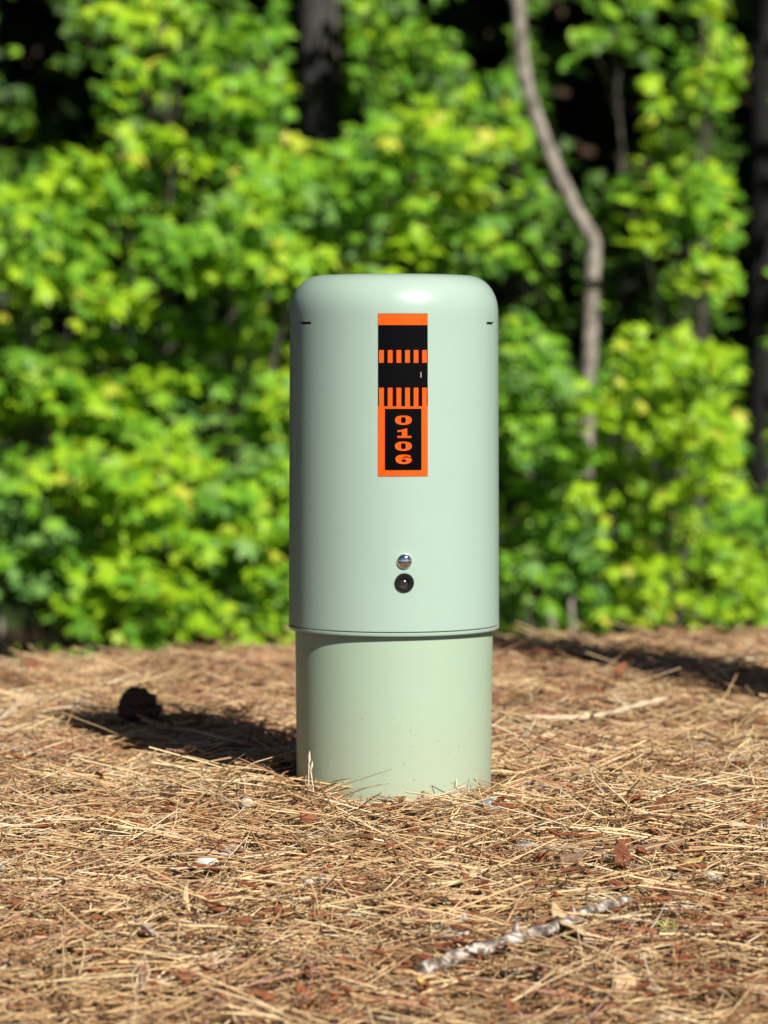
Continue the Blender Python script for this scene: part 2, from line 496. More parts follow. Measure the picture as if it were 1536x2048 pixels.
def tube(paths, sides=8, rough=0.0):
    """paths: list of (points (n,3), radii (n,)) -> verts, faces"""
    V, F = [], []
    for pts, rad in paths:
        pts = np.asarray(pts, float); rad = np.broadcast_to(np.asarray(rad, float), (len(pts),))
        tan = np.gradient(pts, axis=0); tan /= np.linalg.norm(tan, axis=1)[:, None] + 1e-9
        ref = np.array([0, 1.0, 0.13]) if abs(tan[0][1]) < 0.8 else np.array([1.0, 0, 0.1])
        b0 = len(V)
        for p, t, r in zip(pts, tan, rad):
            u = np.cross(t, ref); u /= np.linalg.norm(u); w = np.cross(t, u)
            for j in range(sides):
                a = 2 * math.pi * j / sides
                rr = r * (1 + rough * RNG.uniform(-1, 1))
                V.append(p + (u * math.cos(a) + w * math.sin(a)) * rr)
        n = len(pts)
        for i in range(n - 1):
            for j in range(sides):
                F.append((b0 + i * sides + j, b0 + i * sides + (j + 1) % sides, b0 + (i + 1) * sides + (j + 1) % sides, b0 + (i + 1) * sides + j))
        F.append(tuple(b0 + j for j in range(sides))[::-1])
        F.append(tuple(b0 + (n - 1) * sides + j for j in range(sides)))
    return V, F

def tube_obj(name, paths, material, parent=None, sides=8, rough=0.0, smooth=True):
    V, F = tube(paths, sides, rough)
    return link(name, mesh_py(name, V, F, [material], smooth=smooth, sharp=60), parent)

# ------------------------------------------------------------------ the woods behind
VOIDS = [(1105, 330, 32, 70), (1262, 560, 40, 45), (1020, 560, 22, 40), (445, 620, 30, 30), (300, 560, 22, 22), (60, 40, 72, 66), (105, 228, 42, 46), (965, 50, 65, 110), (1200, 195, 95, 110), (1512, 500, 38, 560), (30, 1240, 55, 60), (638, 120, 74, 185),
         (1110, 60, 45, 70), (905, 30, 40, 40), (1130, 560, 30, 50), (540, 990, 25, 40)]
def in_void(px, py, grow=1.0):
    for cx, cy, rx, ry in VOIDS:
        if ((px - cx) / (rx * grow)) ** 2 + ((py - cy) / (ry * grow)) ** 2 < 1:
            return True
    return False
CROOKED = [(1018, -60), (1036, 0), (1046, 130), (1066, 215), (1098, 300), (1148, 415), (1186, 482), (1184, 570), (1178, 740), (1172, 900), (1166, 1100), (1150, 1330)]
def near_crooked(px, py, d=38):
    for (x0, y0), (x1, y1) in zip(CROOKED[:-4], CROOKED[1:-3]):
        if y0 <= py <= y1 and abs(px - (x0 + (x1 - x0) * (py - y0) / (y1 - y0))) < d:
            return True
    return False

def plant(name, label, cat, base_px, D, crown, nclump, per, tints, size, shape='star', bright=(), n_single=150, depth=0.55, group=None, stem_r=0.010, bark=None):
    """crown: list of pixel ellipses (cx, cy, rx, ry); bright: explicit sprays (px, py, rx, ry, n, tint)"""
    size *= 0.84; per = int(per * 1.5); bright = [(a, b, c, d, int(n * 1.5), t) for a, b, c, d, n, t in bright]
    bx = P(base_px, 1000, D)[0]; by = D + CAM[1]
    root = link(name, None, loc=(bx, by, float(height(bx, by))))
    tag(root, label, cat, group)
    org = np.array(root.location)
    sprays = []
    for k in range(nclump):
        cx, cy, rx, ry = crown[RNG.integers(len(crown))]
        for _ in range(30):
            a = RNG.uniform(0, 2 * math.pi); q = math.sqrt(RNG.uniform(0, 1))
            px, py = cx + rx * q * math.cos(a), cy + ry * q * math.sin(a)
            if not in_void(px, py, 1.05):
                break
        else:
            continue
        Dk = D + RNG.uniform(-depth, depth) * 0.9
        sprays.append((px, py, RNG.uniform(55, 105), RNG.uniform(28, 55), per, tints[RNG.integers(len(tints))], Dk))
    for px, py, rx, ry, n, t in bright:
        sprays.append((px, py, rx, ry, n, t, D - depth * RNG.uniform(0.6, 1.1)))
    pos, outw, sz, tn, paths = [], [], [], [], []
    top = org + np.array([0, 0, 0.4])
    for px, py, rx, ry, n, t, Dk in sprays:
        c = P(px, py, Dk); s = Dk / FPX
        q = RNG.normal(0, 0.5, (n, 3)) * np.array([rx * s, 0.16, ry * s])
        q[:, 2] -= 0.35 * np.abs(q[:, 0]) * (ry / max(rx, 1)) * 2
        pp = c + q
        # keep the gaps of the photograph open
        d = pp - CAM
        ppx = CX + FPX * d[:, 0] / (d[:, 1] * math.cos(PITCH) - d[:, 2] * math.sin(PITCH))
        ppy = CY - FPX * (d[:, 1] * math.sin(PITCH) + d[:, 2] * math.cos(PITCH)) / (d[:, 1] * math.cos(PITCH) - d[:, 2] * math.sin(PITCH))
        ok = np.array([not in_void(u, v, 0.9) and not (near_crooked(u, v) and Dk < 13.2) for u, v in zip(ppx, ppy)], bool)
        ok &= pp[:, 2] > height(pp[:, 0], pp[:, 1]) + 0.02
        if not ok.any():
            continue
        pos.append(pp[ok]); o = q[ok] / (np.linalg.norm(q[ok], axis=1)[:, None] + 1e-6); outw.append(o)
        sz.append(RNG.uniform(0.75, 1.3, ok.sum()) * size * 1.02); 
        ti = np.full(ok.sum(), TKEY.index(t)); 
        mixin = RNG.uniform(0, 1, ok.sum()) < 0.18
        ti[mixin] = TKEY.index(tints[RNG.integers(len(tints))])
        tn.append(ti)
        if RNG.uniform() < 0.6:
            zj = min(c[2] - 0.05, org[2] + RNG.uniform(0.3, 0.9) * max(c[2] - org[2], 0.1))
            j = np.array([org[0] + (c[0] - org[0]) * 0.12, org[1], zj])
            mid = (j + c) / 2 + np.array([0, 0, 0.05])
            paths.append((catmull([j, mid, c], 3) - org, np.linspace(stem_r * 0.45, 0.0025, 7)))
        if c[2] > top[2]:
            top = np.array([org[0] + (c[0] - org[0]) * 0.35, org[1], c[2]])
    if not pos:
        return root
    pos = np.vstack(pos); outw = np.vstack(outw); sz = np.concatenate(sz); tn = np.concatenate(tn)
    fr = leaf_frames(len(pos), outw)
    stem_pts = catmull([org, org + (top - org) * 0.35 + np.array([RNG.uniform(-.05, .05), 0, 0]), org + (top - org) * 0.7 + np.array([RNG.uniform(-.05, .05), 0, 0]), top], 4)
    tube_obj('stem', [(stem_pts - org, np.linspace(stem_r, stem_r * 0.4, len(stem_pts)))], bark or M_bark_grey, root)
    if paths:
        tube_obj('branches', paths, bark or M_bark_grey, root, sides=5)
    # the leaves that show largest are single parts, the rest is one mass
    order = np.argsort(pos[:, 1] - 1.5 * sz)
    single = order[:n_single]; rest = order[n_single:]
    sd, tip, nor = fr
    for i in single:
        m4 = Matrix(((sd[i][0], tip[i][0], nor[i][0]), (sd[i][1], tip[i][1], nor[i][1]), (sd[i][2], tip[i][2], nor[i][2])))
        link('leaf', LEAF_MESH[(TKEY[tn[i]], shape)], root, pos[i] - org, m4.to_euler(), float(sz[i]))
    if len(rest):
        tag(link('foliage', leaves_mesh('foliage', STAR if shape == 'star' else OVAL, pos[rest] - org, (sd[rest], tip[rest], nor[rest]), sz[rest], tn[rest]), root), kind='stuff')
    return root

G = 'saplings at the edge of the woods'
plant('maple_sapling', 'tall yellow green sapling filling the upper corner beside the two dark gaps', 'sapling', 300, 12.9,
      [(280, 230, 290, 220), (330, 420, 300, 140), (520, 200, 110, 200), (120, 420, 150, 120)], 46, 15, 'ggyg', 0.135,
      bright=[(265, 120, 60, 100, 16, 'y'), (330, 285, 95, 40, 20, 'y'), (440, 170, 75, 50, 16, 'y'), (150, 330, 110, 60, 18, 'y'), (365, 20, 60, 40, 12, 'y'), (210, 25, 60, 30, 10, 'y'), (60, 60, 60, 20, 6, 'y')], n_single=190, group=G, stem_r=0.02)
plant('maple_sapling', 'green sapling at half height on the far left margin, above the low leafy bush', 'sapling', 60, 12.3,
      [(110, 640, 170, 170), (180, 780, 190, 110), (60, 480, 110, 100)], 34, 15, 'gggy', 0.13,
      bright=[(45, 540, 60, 45, 14, 'y'), (215, 590, 70, 50, 18, 'y'), (60, 720, 60, 40, 12, 'g'), (220, 800, 60, 50, 12, 'y')], n_single=170, group=G)
plant('maple_sapling', 'green sapling whose leaves touch the dome on its shaded side', 'sapling', 452, 12.5,
      [(440, 600, 170, 190), (460, 800, 150, 130), (520, 450, 110, 110)], 40, 15, 'gggby', 0.135,
      bright=[(400, 470, 80, 50, 16, 'g'), (540, 530, 60, 50, 14, 'y'), (430, 520, 70, 40, 14, 'y'), (560, 790, 30, 30, 8, 'y')], n_single=180, group=G)
plant('leafy_bush', 'low bluish green bush with fine foliage at the far left margin of the clearing', 'bush', 130, 11.7,
      [(110, 1010, 150, 110), (60, 1110, 100, 80)], 30, 16, 'bbg', 0.10, bright=[(110, 1300, 70, 20, 10, 'b'), (90, 1020, 80, 60, 20, 'b')], n_single=150, group='bushes behind the needle bank')
plant('leafy_bush', 'bright lime green bush right above the needle bank, left of the pedestal', 'bush', 330, 11.6,
      [(270, 960, 160, 90), (300, 1150, 190, 130), (330, 1060, 190, 120)], 44, 16, 'yggy', 0.125,
      bright=[(150, 945, 80, 60, 22, 'y'), (280, 950, 70, 50, 20, 'y'), (300, 1160, 110, 60, 24, 'y'), (290, 1250, 60, 40, 10, 'g'), (160, 1230, 60, 40, 10, 'g')], n_single=200, group='bushes behind the needle bank')
plant('leafy_bush', 'mid green bush hugging the pedestal collar on its shaded side', 'bush', 447, 11.9,
      [(480, 1050, 130, 130), (490, 1200, 120, 90), (530, 930, 90, 100)], 34, 15, 'ggyb', 0.125,
      bright=[(480, 990, 90, 50, 18, 'g'), (380, 1200, 60, 60, 14, 'y'), (540, 1230, 50, 40, 10, 'y')], n_single=170, group='bushes behind the needle bank')
plant('maple_sapling', 'broad yellow green sapling rising straight behind the dome of the pedestal', 'sapling', 760, 12.9,
      [(780, 400, 190, 150), (840, 260, 140, 110), (730, 520, 170, 90), (930, 520, 110, 110)], 46, 14, 'ggyb', 0.135,
      bright=[(850, 230, 70, 45, 18, 'y'), (940, 340, 55, 75, 20, 'y'), (800, 480, 70, 40, 14, 'y'), (700, 330, 60, 50, 12, 'g'), (1000, 270, 30, 20, 6, 'y')], n_single=180, group=G)
plant('maple_sapling', 'thin sapling between the black trunk and the crooked pale trunk, high up', 'sapling', 860, 14.2,
      [(790, 110, 130, 110), (880, 180, 120, 70), (730, 40, 60, 60)], 24, 14, 'ggd', 0.13,
      bright=[(700, 60, 40, 50, 10, 'y'), (840, 90, 60, 50, 12, 'g')], n_single=120, group=G)
plant('leafy_bush', 'green bush at the foot of the crooked pale trunk', 'bush', 1080, 12.0,
      [(1080, 960, 120, 200), (1090, 1150, 120, 110), (1050, 760, 80, 120)], 40, 15, 'ggb', 0.12,
      bright=[(1060, 660, 60, 50, 14, 'g'), (1090, 830, 60, 60, 14, 'g'), (1060, 1130, 80, 60, 18, 'g'), (1120, 1040, 80, 40, 16, 'g')], n_single=180, group='bushes behind the needle bank')
plant('leafy_bush', 'tall bright yellow green bush between the crooked pale trunk and the black trunk', 'bush', 1340, 11.8,
      [(1360, 780, 130, 110), (1330, 930, 150, 130), (1300, 1130, 150, 110)], 44, 17, 'yygy', 0.095,
      bright=[(1400, 720, 75, 50, 30, 'y'), (1440, 850, 60, 60, 26, 'y'), (1270, 680, 50, 40, 14, 'y'), (1192, 800, 55, 40, 16, 'y'), (1172, 885, 50, 45, 14, 'g'), (1165, 985, 55, 45, 14, 'y'), (1290, 1170, 90, 60, 22, 'y'), (1450, 960, 50, 40, 14, 'y')], n_single=210, group='bushes behind the needle bank')
plant('leafy_bush', 'low bush at the foot of the black trunk beside the bright bush', 'bush', 1440, 12.2,
      [(1440, 1180, 110, 80), (1420, 1060, 100, 70)], 20, 15, 'gy', 0.095, bright=[(1500, 1160, 40, 40, 12, 'y')], n_single=110, group='bushes behind the needle bank')
plant('beech_sapling', 'loose sapling with small oval leaves hanging beside the black trunk, high up', 'sapling', 1400, 13.3,
      [(1400, 280, 95, 170), (1420, 470, 80, 110), (1350, 380, 90, 70), (1380, 90, 90, 80)], 26, 13, 'gyg', 0.085, shape='oval',
      bright=[(1370, 190, 80, 40, 16, 'y'), (1430, 130, 60, 40, 12, 'y'), (1300, 160, 30, 25, 8, 'y'), (1290, 480, 40, 30, 8, 'y'), (1440, 450, 50, 60, 16, 'y'), (1430, 15, 40, 25, 8, 'y')], n_single=150, group=G)
plant('beech_sapling', 'sparse dimmed green sapling just right of the crooked pale trunk', 'sapling', 1250, 13.9,
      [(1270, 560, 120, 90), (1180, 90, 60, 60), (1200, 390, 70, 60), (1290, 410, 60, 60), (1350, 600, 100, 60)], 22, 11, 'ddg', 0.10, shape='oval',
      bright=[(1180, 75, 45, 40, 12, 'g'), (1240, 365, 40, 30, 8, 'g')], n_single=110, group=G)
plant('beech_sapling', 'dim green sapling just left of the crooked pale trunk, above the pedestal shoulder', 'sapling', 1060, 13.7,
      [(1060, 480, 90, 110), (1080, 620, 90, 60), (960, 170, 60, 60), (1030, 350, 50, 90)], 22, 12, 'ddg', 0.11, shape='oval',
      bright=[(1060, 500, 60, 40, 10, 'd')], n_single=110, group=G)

def mass(name, label, cat, n, D0, D1, z0, z1, size, tints, xw=1.0, void=True, tmpl=None, xr=None):
    D = RNG.uniform(D0, D1, n)
    X = RNG.uniform(-1, 1, n) * (0.1131 * D * xw + 0.6) if xr is None else RNG.uniform(*xr, n)
    Y = D + CAM[1]
    zb = height(X, Y)
    Z = np.maximum(zb, z0) + RNG.uniform(0, 1, n) * (z1 - np.maximum(zb, z0))
    # clumpy: drop leaves where the noise is low
    keep = (not void) | (noise2(X * 3.1, Z * 3.4, 5) + noise2(X * 7, Z * 8, 6) * 0.5 > -0.20)
    X, Y, Z, D = X[keep], Y[keep], Z[keep], D[keep]
    if void:
        px = CX + FPX * (X - CAM[0]) / D; py = 690 - FPX * (Z - CAM[2]) / D
        k2 = np.array([not in_void(a, b, 1.0) for a, b in zip(px, py)], bool)
        X, Y, Z = X[k2], Y[k2], Z[k2]
    n = len(X)
    pos = np.stack([X, Y, Z], 1)
    o = RNG.normal(0, 1, (n, 3)); o /= np.linalg.norm(o, axis=1)[:, None]
    ti = np.array([TKEY.index(t) for t in tints])[RNG.integers(0, len(tints), n)]
    fr = leaf_frames(n, o)
    ob = link(name, leaves_mesh(name, tmpl or STAR, pos, fr, RNG.uniform(0.7, 1.2, n) * size, ti))
    return tag(ob, label, cat, kind='stuff')

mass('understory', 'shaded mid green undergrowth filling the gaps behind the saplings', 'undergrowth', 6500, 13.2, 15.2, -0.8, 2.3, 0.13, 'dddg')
mass('woods', 'deep shade toned mass of far woods behind the saplings', 'woods', 26000, 16.5, 23, -1, 7.5, 0.34, 'wwd', xw=2.6, void=False, tmpl=(QUADV, QUADF))
for lab, xr, Dr in (('unseen woods added along the shaded side of the clearing to block skylight', (-8.5, -4.2), (2.0, 17)), ('unseen woods added along the sunny side of the clearing to block skylight', (4.6, 9.0), (9.2, 18))):  # side woods out of view, added and sized to block low sky
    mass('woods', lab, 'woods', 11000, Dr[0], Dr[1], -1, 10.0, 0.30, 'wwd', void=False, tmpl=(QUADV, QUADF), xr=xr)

def crown(root, centre, rad, n, size, tints, tmpl=None):
    q = RNG.normal(0, 1, (n, 3)); q /= np.linalg.norm(q, axis=1)[:, None]
    q *= (RNG.uniform(0.15, 1, n) ** 0.45)[:, None]
    pos = np.array(centre) + q * np.array(rad)
    pos += 0.25 * np.stack([noise2(pos[:, 1] * 1.3, pos[:, 2] * 1.3, 21), noise2(pos[:, 0] * 1.3, pos[:, 2] * 1.3, 22), noise2(pos[:, 0] * 1.3, pos[:, 1] * 1.3, 23)], 1)
    ti = np.array([TKEY.index(t) for t in tints])[RNG.integers(0, len(tints), n)]
    m = leaves_mesh('crown', tmpl or (QUADV, QUADF), pos - np.array(root.location), leaf_frames(n, q), RNG.uniform(0.7, 1.25, n) * size, ti)
    return tag(link('crown', m, root), kind='stuff')

def trunk_px(pts, D, wpx, r_top=None, up=None):
    """trunk along photo pixels at one distance -> world points, radii"""
    w = np.array([P(x, y, D) for x, y in pts])
    r = np.full(len(w), wpx / 2 * D / FPX) if not hasattr(wpx, '__len__') else np.array(wpx) / 2 * D / FPX
    return w, r

def tree(name, label, path, rad, bark, crowns, group=None, sides=14, size=0.26, tints='gd', per=5, rough=0.04):
    path = np.array(path); base = path[0].copy()
    root = link(name, None, loc=base)
    tag(root, label, 'tree', group)
    pts = catmull(path, per); rr = np.interp(np.linspace(0, 1, len(pts)), np.linspace(0, 1, len(rad)), rad)
    limbs = []
    tube_obj('trunk', [(pts - base, rr)], bark, root, sides=sides, rough=rough)
    for c, rd, n in crowns:
        i = np.argmin(np.abs(pts[:, 2] - (c[2] - rd[2] * 0.4)))
        for k in range(3):
            e = np.array(c) + RNG.normal(0, 0.35, 3) * np.array(rd)
            limbs.append((catmull([pts[i], (pts[i] + e) / 2 + np.array([0, 0, 0.2]), e], 4) - base, np.linspace(rr[i] * 0.5, 0.012, 9)))
        crown(root, c, rd, n, size, tints)
    if limbs:
        tube_obj('limbs', limbs, bark, root, sides=6)
    return root

def g(x, y):
    return float(height(x, y))
# dark pine trunk standing behind the pedestal, its lower part behind leaves
D = 14.6; a = P(640, 300, D); b = P(632, 0, D)
tree('pine_tree', 'near black pine trunk rising behind the pedestal, lower half lost in leaves',
     [(a[0] + 0.02, a[1], g(a[0], a[1]) - 0.05), tuple(P(648, 420, D)), tuple(P(636, 150, D)), tuple(b), (b[0] - 0.05, b[1], 4.5), (b[0], b[1], 9.0)],
     [0.085, 0.082, 0.078, 0.076, 0.07, 0.04], M_bark_dark, [((b[0], b[1] + 0.6, 5.6), (3.2, 1.7, 2.6), 2600)], group='tree trunks in the woods', tints='d')
D = 14.9; a = P(664, 100, D)
tree('slim_tree', 'slim brown trunk peeking out right beside the near black trunk',
     [(a[0] + 0.03, a[1], g(a[0], a[1]) - 0.05), tuple(P(668, 200, D)), tuple(P(663, 0, D)), (a[0] - 0.02, a[1], 5.0)], [0.028, 0.026, 0.024, 0.02], M_bark_grey,
     [((a[0] + 1.2, a[1] + 0.9, 5.0), (2.2, 1.5, 2.0), 1500)], group='tree trunks in the woods', tints='d')
# the crooked pale tree
D = 12.9
pts = [P(x, y, D) for x, y in CROOKED][::-1]
pts[0][2] = g(pts[0][0], pts[0][1]) - 0.05
top = pts[-1]
pts += [np.array([top[0] - 0.10, top[1] + 0.1, 3.0]), np.array([top[0] + 0.05, top[1] + 0.5, 5.0])]
crk = tree('crooked_tree', 'slender pale grey tree with a crooked bend, sunlit against the dark woods', pts, [0.030, 0.029, 0.028, 0.027, 0.025, 0.015], M_bark_crook,
     [((top[0] + 0.3, top[1] + 2.2, 5.4), (2.6, 1.6, 2.2), 1900)], group='tree trunks in the woods', tints='d', rough=0.09)
D = 15.2; a = P(1526, 700, D)
tree('pine_tree', 'shaded black pine trunk at the far right margin of the woods',
     [(a[0], a[1], g(a[0], a[1]) - 0.05), tuple(P(1528, 900, D)), tuple(P(1532, 400, D)), tuple(P(1534, 0, D)), (a[0] + 0.1, a[1], 5), (a[0], a[1], 9)],
     [0.078, 0.074, 0.070, 0.066, 0.06, 0.03], M_bark_shade, [((a[0] + 0.4, a[1] + 1.6, 5.2), (2.8, 1.6, 2.4), 2200)], group='tree trunks in the woods', tints='d')
for i, (x, y, lab) in enumerate([(-2.6, 11.3, 'added canopy tree shading the deep woods left of the pedestal, mostly hidden by leaves'),
                                 (-0.3, 12.4, 'added canopy tree shading the deep woods behind the pedestal, hidden by leaves'),
                                 (2.3, 11.8, 'added canopy tree shading the deep woods right of the crooked pale trunk')]):
    z = g(x, y)  # unseen trees added so their crowns shade the deep woods
    tree('canopy_tree', lab, [(x, y, z - 0.1), (x + 0.06, y, 2.0), (x - 0.05, y, 4.5), (x, y, 8.0)], [0.11, 0.10, 0.09, 0.04], M_bark_dark,
         [((x, y - 0.3, 4.9), (2.6, 1.9, 2.5), 2600), ((x + 0.4, y + 2.4, 7.0), (3.2, 2.6, 2.6), 2200)], group='tree trunks in the woods', tints='dw')
# short stems that show at the foot of the bushes
for px, y0, y1, w, D, lab in [(112, 1240, 1330, 13, 11.3, 'thin grey stem rising from the needle bank under the low leafy bush'),
                              (4, 1200, 1330, 16, 11.4, 'pale stem at the far left margin, at the foot of the bushes'),
                              (1148, 1215, 1275, 14, 11.3, 'short pinkish grey stem near the foot of the crooked trunk'),
                              (1108, 1225, 1290, 15, 11.5, 'short brown stem beside the pedestal shoulder at ground level')]:
    t_, b_ = P(px, y0, D), P(px, y1, D)
    bz = g(b_[0], b_[1]) - 0.02
    root = link('sapling_stem', None, loc=(b_[0], b_[1], bz)); tag(root, lab, 'stem', 'bare stems at the foot of the woods')
    h = t_[2] - bz
    pp = catmull([(0, 0, 0), (0.006, 0, h * 0.5), (-0.01, 0.01, h), (0.0, 0.03, h * 1.1)], 4)
    tube_obj('stem', [(pp, np.linspace(w / 2.2 * D / FPX, w / 4 * D / FPX, len(pp)))], M_bark_crook, root)

# the tall pine off to the right whose trunk throws the shadow band across the needles
x, y = 3.30, -3.50
root = link('pine_tree', None, loc=(x, y, 0)); tag(root, 'tall pine whose trunk throws the long shadow band over the needles', 'tree')
pp = catmull([(0, 0, -0.05), (0.03, 0, 3), (-0.03, 0.02, 7), (0.02, 0, 12), (0, 0, 19)], 6)
tube_obj('trunk', [(pp, np.interp(np.linspace(0, 1, len(pp)), [0, 0.15, 0.6, 1], [0.20, 0.178, 0.15, 0.03]))], M_bark_grey, root, sides=18, rough=0.03)
crown(root, (x, y, 16.5), (2.4, 2.4, 3.6), 3500, 0.26, 'd')

# ------------------------------------------------------------------ the pedestal
ped = link('utility_pedestal', None, loc=(0, 0, 0), rot=(0, 0, 0.082))
tag(ped, 'pale green round utility pedestal with an orange and black number sticker', 'utility pedestal')
SEG = 192
def lathe(profile, seg=SEG, skip=None, close_top=False):
    V, F = [], []
    n = len(profile)
    for r, z in profile:
        for j in range(seg):
            a = 2 * math.pi * j / seg
            V.append((r * math.sin(a), -r * math.cos(a), z))
    for i in range(n - 1):
        for j in range(seg):
            if skip and skip(i, j):
                continue
            F.append((i * seg + j, i * seg + (j + 1) % seg, (i + 1) * seg + (j + 1) % seg, (i + 1) * seg + j))
    if close_top:
        V.append((0, 0, profile[0][1] + 0.0003)); c = len(V) - 1
        for j in range(seg):
            F.append((c, j, (j + 1) % seg))
    return V, F

prof = [(0.02, 0.7348), (0.05, 0.7346), (0.08, 0.7340), (0.098, 0.7332)]
for k in range(1, 17):
    a = math.pi / 2 * k / 16
    e = 2 / 2.25
    prof.append((0.100 + 0.0486 * math.sin(a) ** e, 0.6760 + 0.0570 * math.cos(a) ** e if k < 16 else 0.6760))
zs_top, zs_bot = 0.6665, 0.6629
prof += [(0.14862, 0.6700), (0.14864, zs_top), (0.14866, zs_bot)]
i_slot = len(prof) - 2
for k in range(1, 13):
    z = zs_bot + (0.2362 - zs_bot) * k / 12
    prof.append((0.14866 + (0.1505 - 0.14866) * k / 12, z))
prof += [(0.1502, 0.2358), (0.1465, 0.2357)]
SL = [j % SEG for c in (-62.5, 62.5) for j in range(round(c / 360 * SEG) - 3, round(c / 360 * SEG) + 3)]
V, F = lathe(prof, skip=lambda i, j: i == i_slot and j in SL, close_top=True)
# sheet thickness round the two slots
def rim(j0, j1):
    ring = [(i_slot, j) for j in range(j0, j1 + 1)] + [(i_slot + 1, j) for j in range(j1, j0 - 1, -1)]
    base = len(V)
    for i, j in ring:
        v = V[i * SEG + j % SEG]; s = (0.1486 - 0.0035) / 0.1486
        V.append((v[0] * s, v[1] * s, v[2]))
    m = len(ring)
    for k in range(m):
        a = ring[k]; b = ring[(k + 1) % m]
        F.append((a[0] * SEG + a[1] % SEG, b[0] * SEG + b[1] % SEG, base + (k + 1) % m, base + k))
for c in (-62.5, 62.5):
    rim(round(c / 360 * SEG) - 3, round(c / 360 * SEG) + 3)
cover = link('cover', mesh_py('cover', V, F, [M_cover], sharp=35), ped)
# added dark backing behind each slot, standing for the shaded hollow
for c in (-62.5, 62.5):
    Vs, Fs = [], []
    n = 10
    for k in range(n + 1):
        a = R(c - 8 + 16 * k / n)
        for rr, zz in ((0.1425, zs_bot - 0.004), (0.1425, zs_top + 0.004), (0.1405, zs_top + 0.004), (0.1405, zs_bot - 0.004)):
            Vs.append((rr * math.sin(a), -rr * math.cos(a), zz))
    for k in range(n):
        for q in range(4):
            Fs.append((k * 4 + q, k * 4 + (q + 1) % 4, k * 4 + 4 + (q + 1) % 4, k * 4 + 4 + q))
    Fs += [(0, 1, 2, 3), (n * 4 + 3, n * 4 + 2, n * 4 + 1, n * 4)]
    link('slot_shade_back', mesh_py('slot_shade_back', Vs, Fs, [M_dark], smooth=False), cover)
# rim ring under the groove
pr = [(0.1465, 0.2343), (0.1501, 0.2343), (0.1506, 0.2339), (0.1506, 0.2310), (0.1501, 0.2296), (0.1490, 0.2290), (0.1455, 0.2290), (0.1450, 0.2300), (0.1450, 0.2343), (0.1465, 0.2343)]
V2, F2 = lathe(pr)
link('rim_ring', mesh_py('rim_ring', V2, F2, [M_cover], sharp=50), cover)
# base sleeve
pr = [(0.1375, 0.3), (0.1420, 0.3)] + [(0.1420 - 0.0033 * (0.3 - z) / 0.38, z) for z in np.linspace(0.29, -0.08, 14)]
V2, F2 = lathe(pr)
link('base_sleeve', mesh_py('base_sleeve', V2, F2, [M_sleeve], sharp=50), ped)

# number sticker on the curved wall
RC = 0.1494
def wall_r(z):
    return 0.14866 + (0.1505 - 0.14866) * (zs_bot - z) / (zs_bot - 0.2362)
PXM = 4.70 / FPX
def lz(py):
    return 0.634 - (py - 690) * PXM
def lt(px):
    return math.asin((px - 805) * PXM / wall_r(0.5))
def on_wall(px, py, off):
    z = lz(py); t = lt(px); r = wall_r(z) + off
    return (r * math.sin(t), -r * math.cos(t), z)
def patch(name, x0, y0, x1, y1, lo, hi, material, parent):
    nx = max(2, int((x1 - x0) / 6) + 1); ny = max(1, int((y1 - y0) / 60) + 1)
    V, F = [], []
    for off in (lo, hi):
        for j in range(ny + 1):
            for i in range(nx + 1):
                V.append(on_wall(x0 + (x1 - x0) * i / nx, y0 + (y1 - y0) * j / ny, off))
    S = (nx + 1) * (ny + 1)
    I = lambda s, i, j: s * S + j * (nx + 1) + i
    for j in range(ny):
        for i in range(nx):
            F.append((I(1, i, j), I(1, i + 1, j), I(1, i + 1, j + 1), I(1, i, j + 1)))
    for i in range(nx):
        F.append((I(0, i, 0), I(0, i + 1, 0), I(1, i + 1, 0), I(1, i, 0))); F.append((I(0, i, ny), I(0, i + 1, ny), I(1, i + 1, ny), I(1, i, ny)))
    for j in range(ny):
        F.append((I(0, 0, j), I(0, 0, j + 1), I(1, 0, j + 1), I(1, 0, j))); F.append((I(0, nx, j), I(0, nx, j + 1), I(1, nx, j + 1), I(1, nx, j)))
    return link(name, mesh_py(name, V, F, [material], sharp=30), parent)
def flat(name, loops, off, material, parent, lo=0.0004):
    """polygon with holes, pixel coordinates, wrapped on the wall with a little thickness"""
    polys = [[Vector((x, -y, 0)) for x, y in lp] for lp in loops]
    tris = tessellate_polygon(polys)
    pts = [p for lp in loops for p in lp]
    V = [on_wall(x, y, off) for x, y in pts] + [on_wall(x, y, lo) for x, y in pts]
    n = len(pts); F = [tuple(t) for t in tris]; b = 0
    for lp in loops:
        m = len(lp)
        for k in range(m):
            F.append((b + k, b + (k + 1) % m, n + b + (k + 1) % m, n + b + k))
        b += m
    return link(name, mesh_py(name, V, F, [material], smooth=False), parent)

stk = patch('number_sticker', 755, 627, 855, 953, -0.0002, 0.0004, M_black, ped)
patch('orange_band', 755.6, 627.8, 854.4, 650, 0.0003, 0.0008, M_orange, stk)
for k in range(6):
    x0 = 757.2 + 17.28 * k
    patch('orange_bar', x0, 700.2, x0 + 9.2, 725.4, 0.0003, 0.0008, M_orange, stk)
    patch('orange_bar', x0, 775.4, x0 + 9.2, 812.6, 0.0003, 0.0008, M_orange, stk)
for x0, y0, x1, y1 in ((755.5, 812.6, 854.5, 817.2), (755.5, 940.6, 854.5, 952.4), (755.5, 817.2, 768.3, 940.6), (842.0, 817.2, 854.5, 940.6)):
    patch('orange_frame', x0, y0, x1, y1, 0.0003, 0.0008, M_orange, stk)
patch('scratch', 840.4, 744, 841.5, 755, 0.0003, 0.00055, M_rock_white, stk)
def zx(x): return 730 + x / 5.687
def zy(y): return 610 + y / 5.687
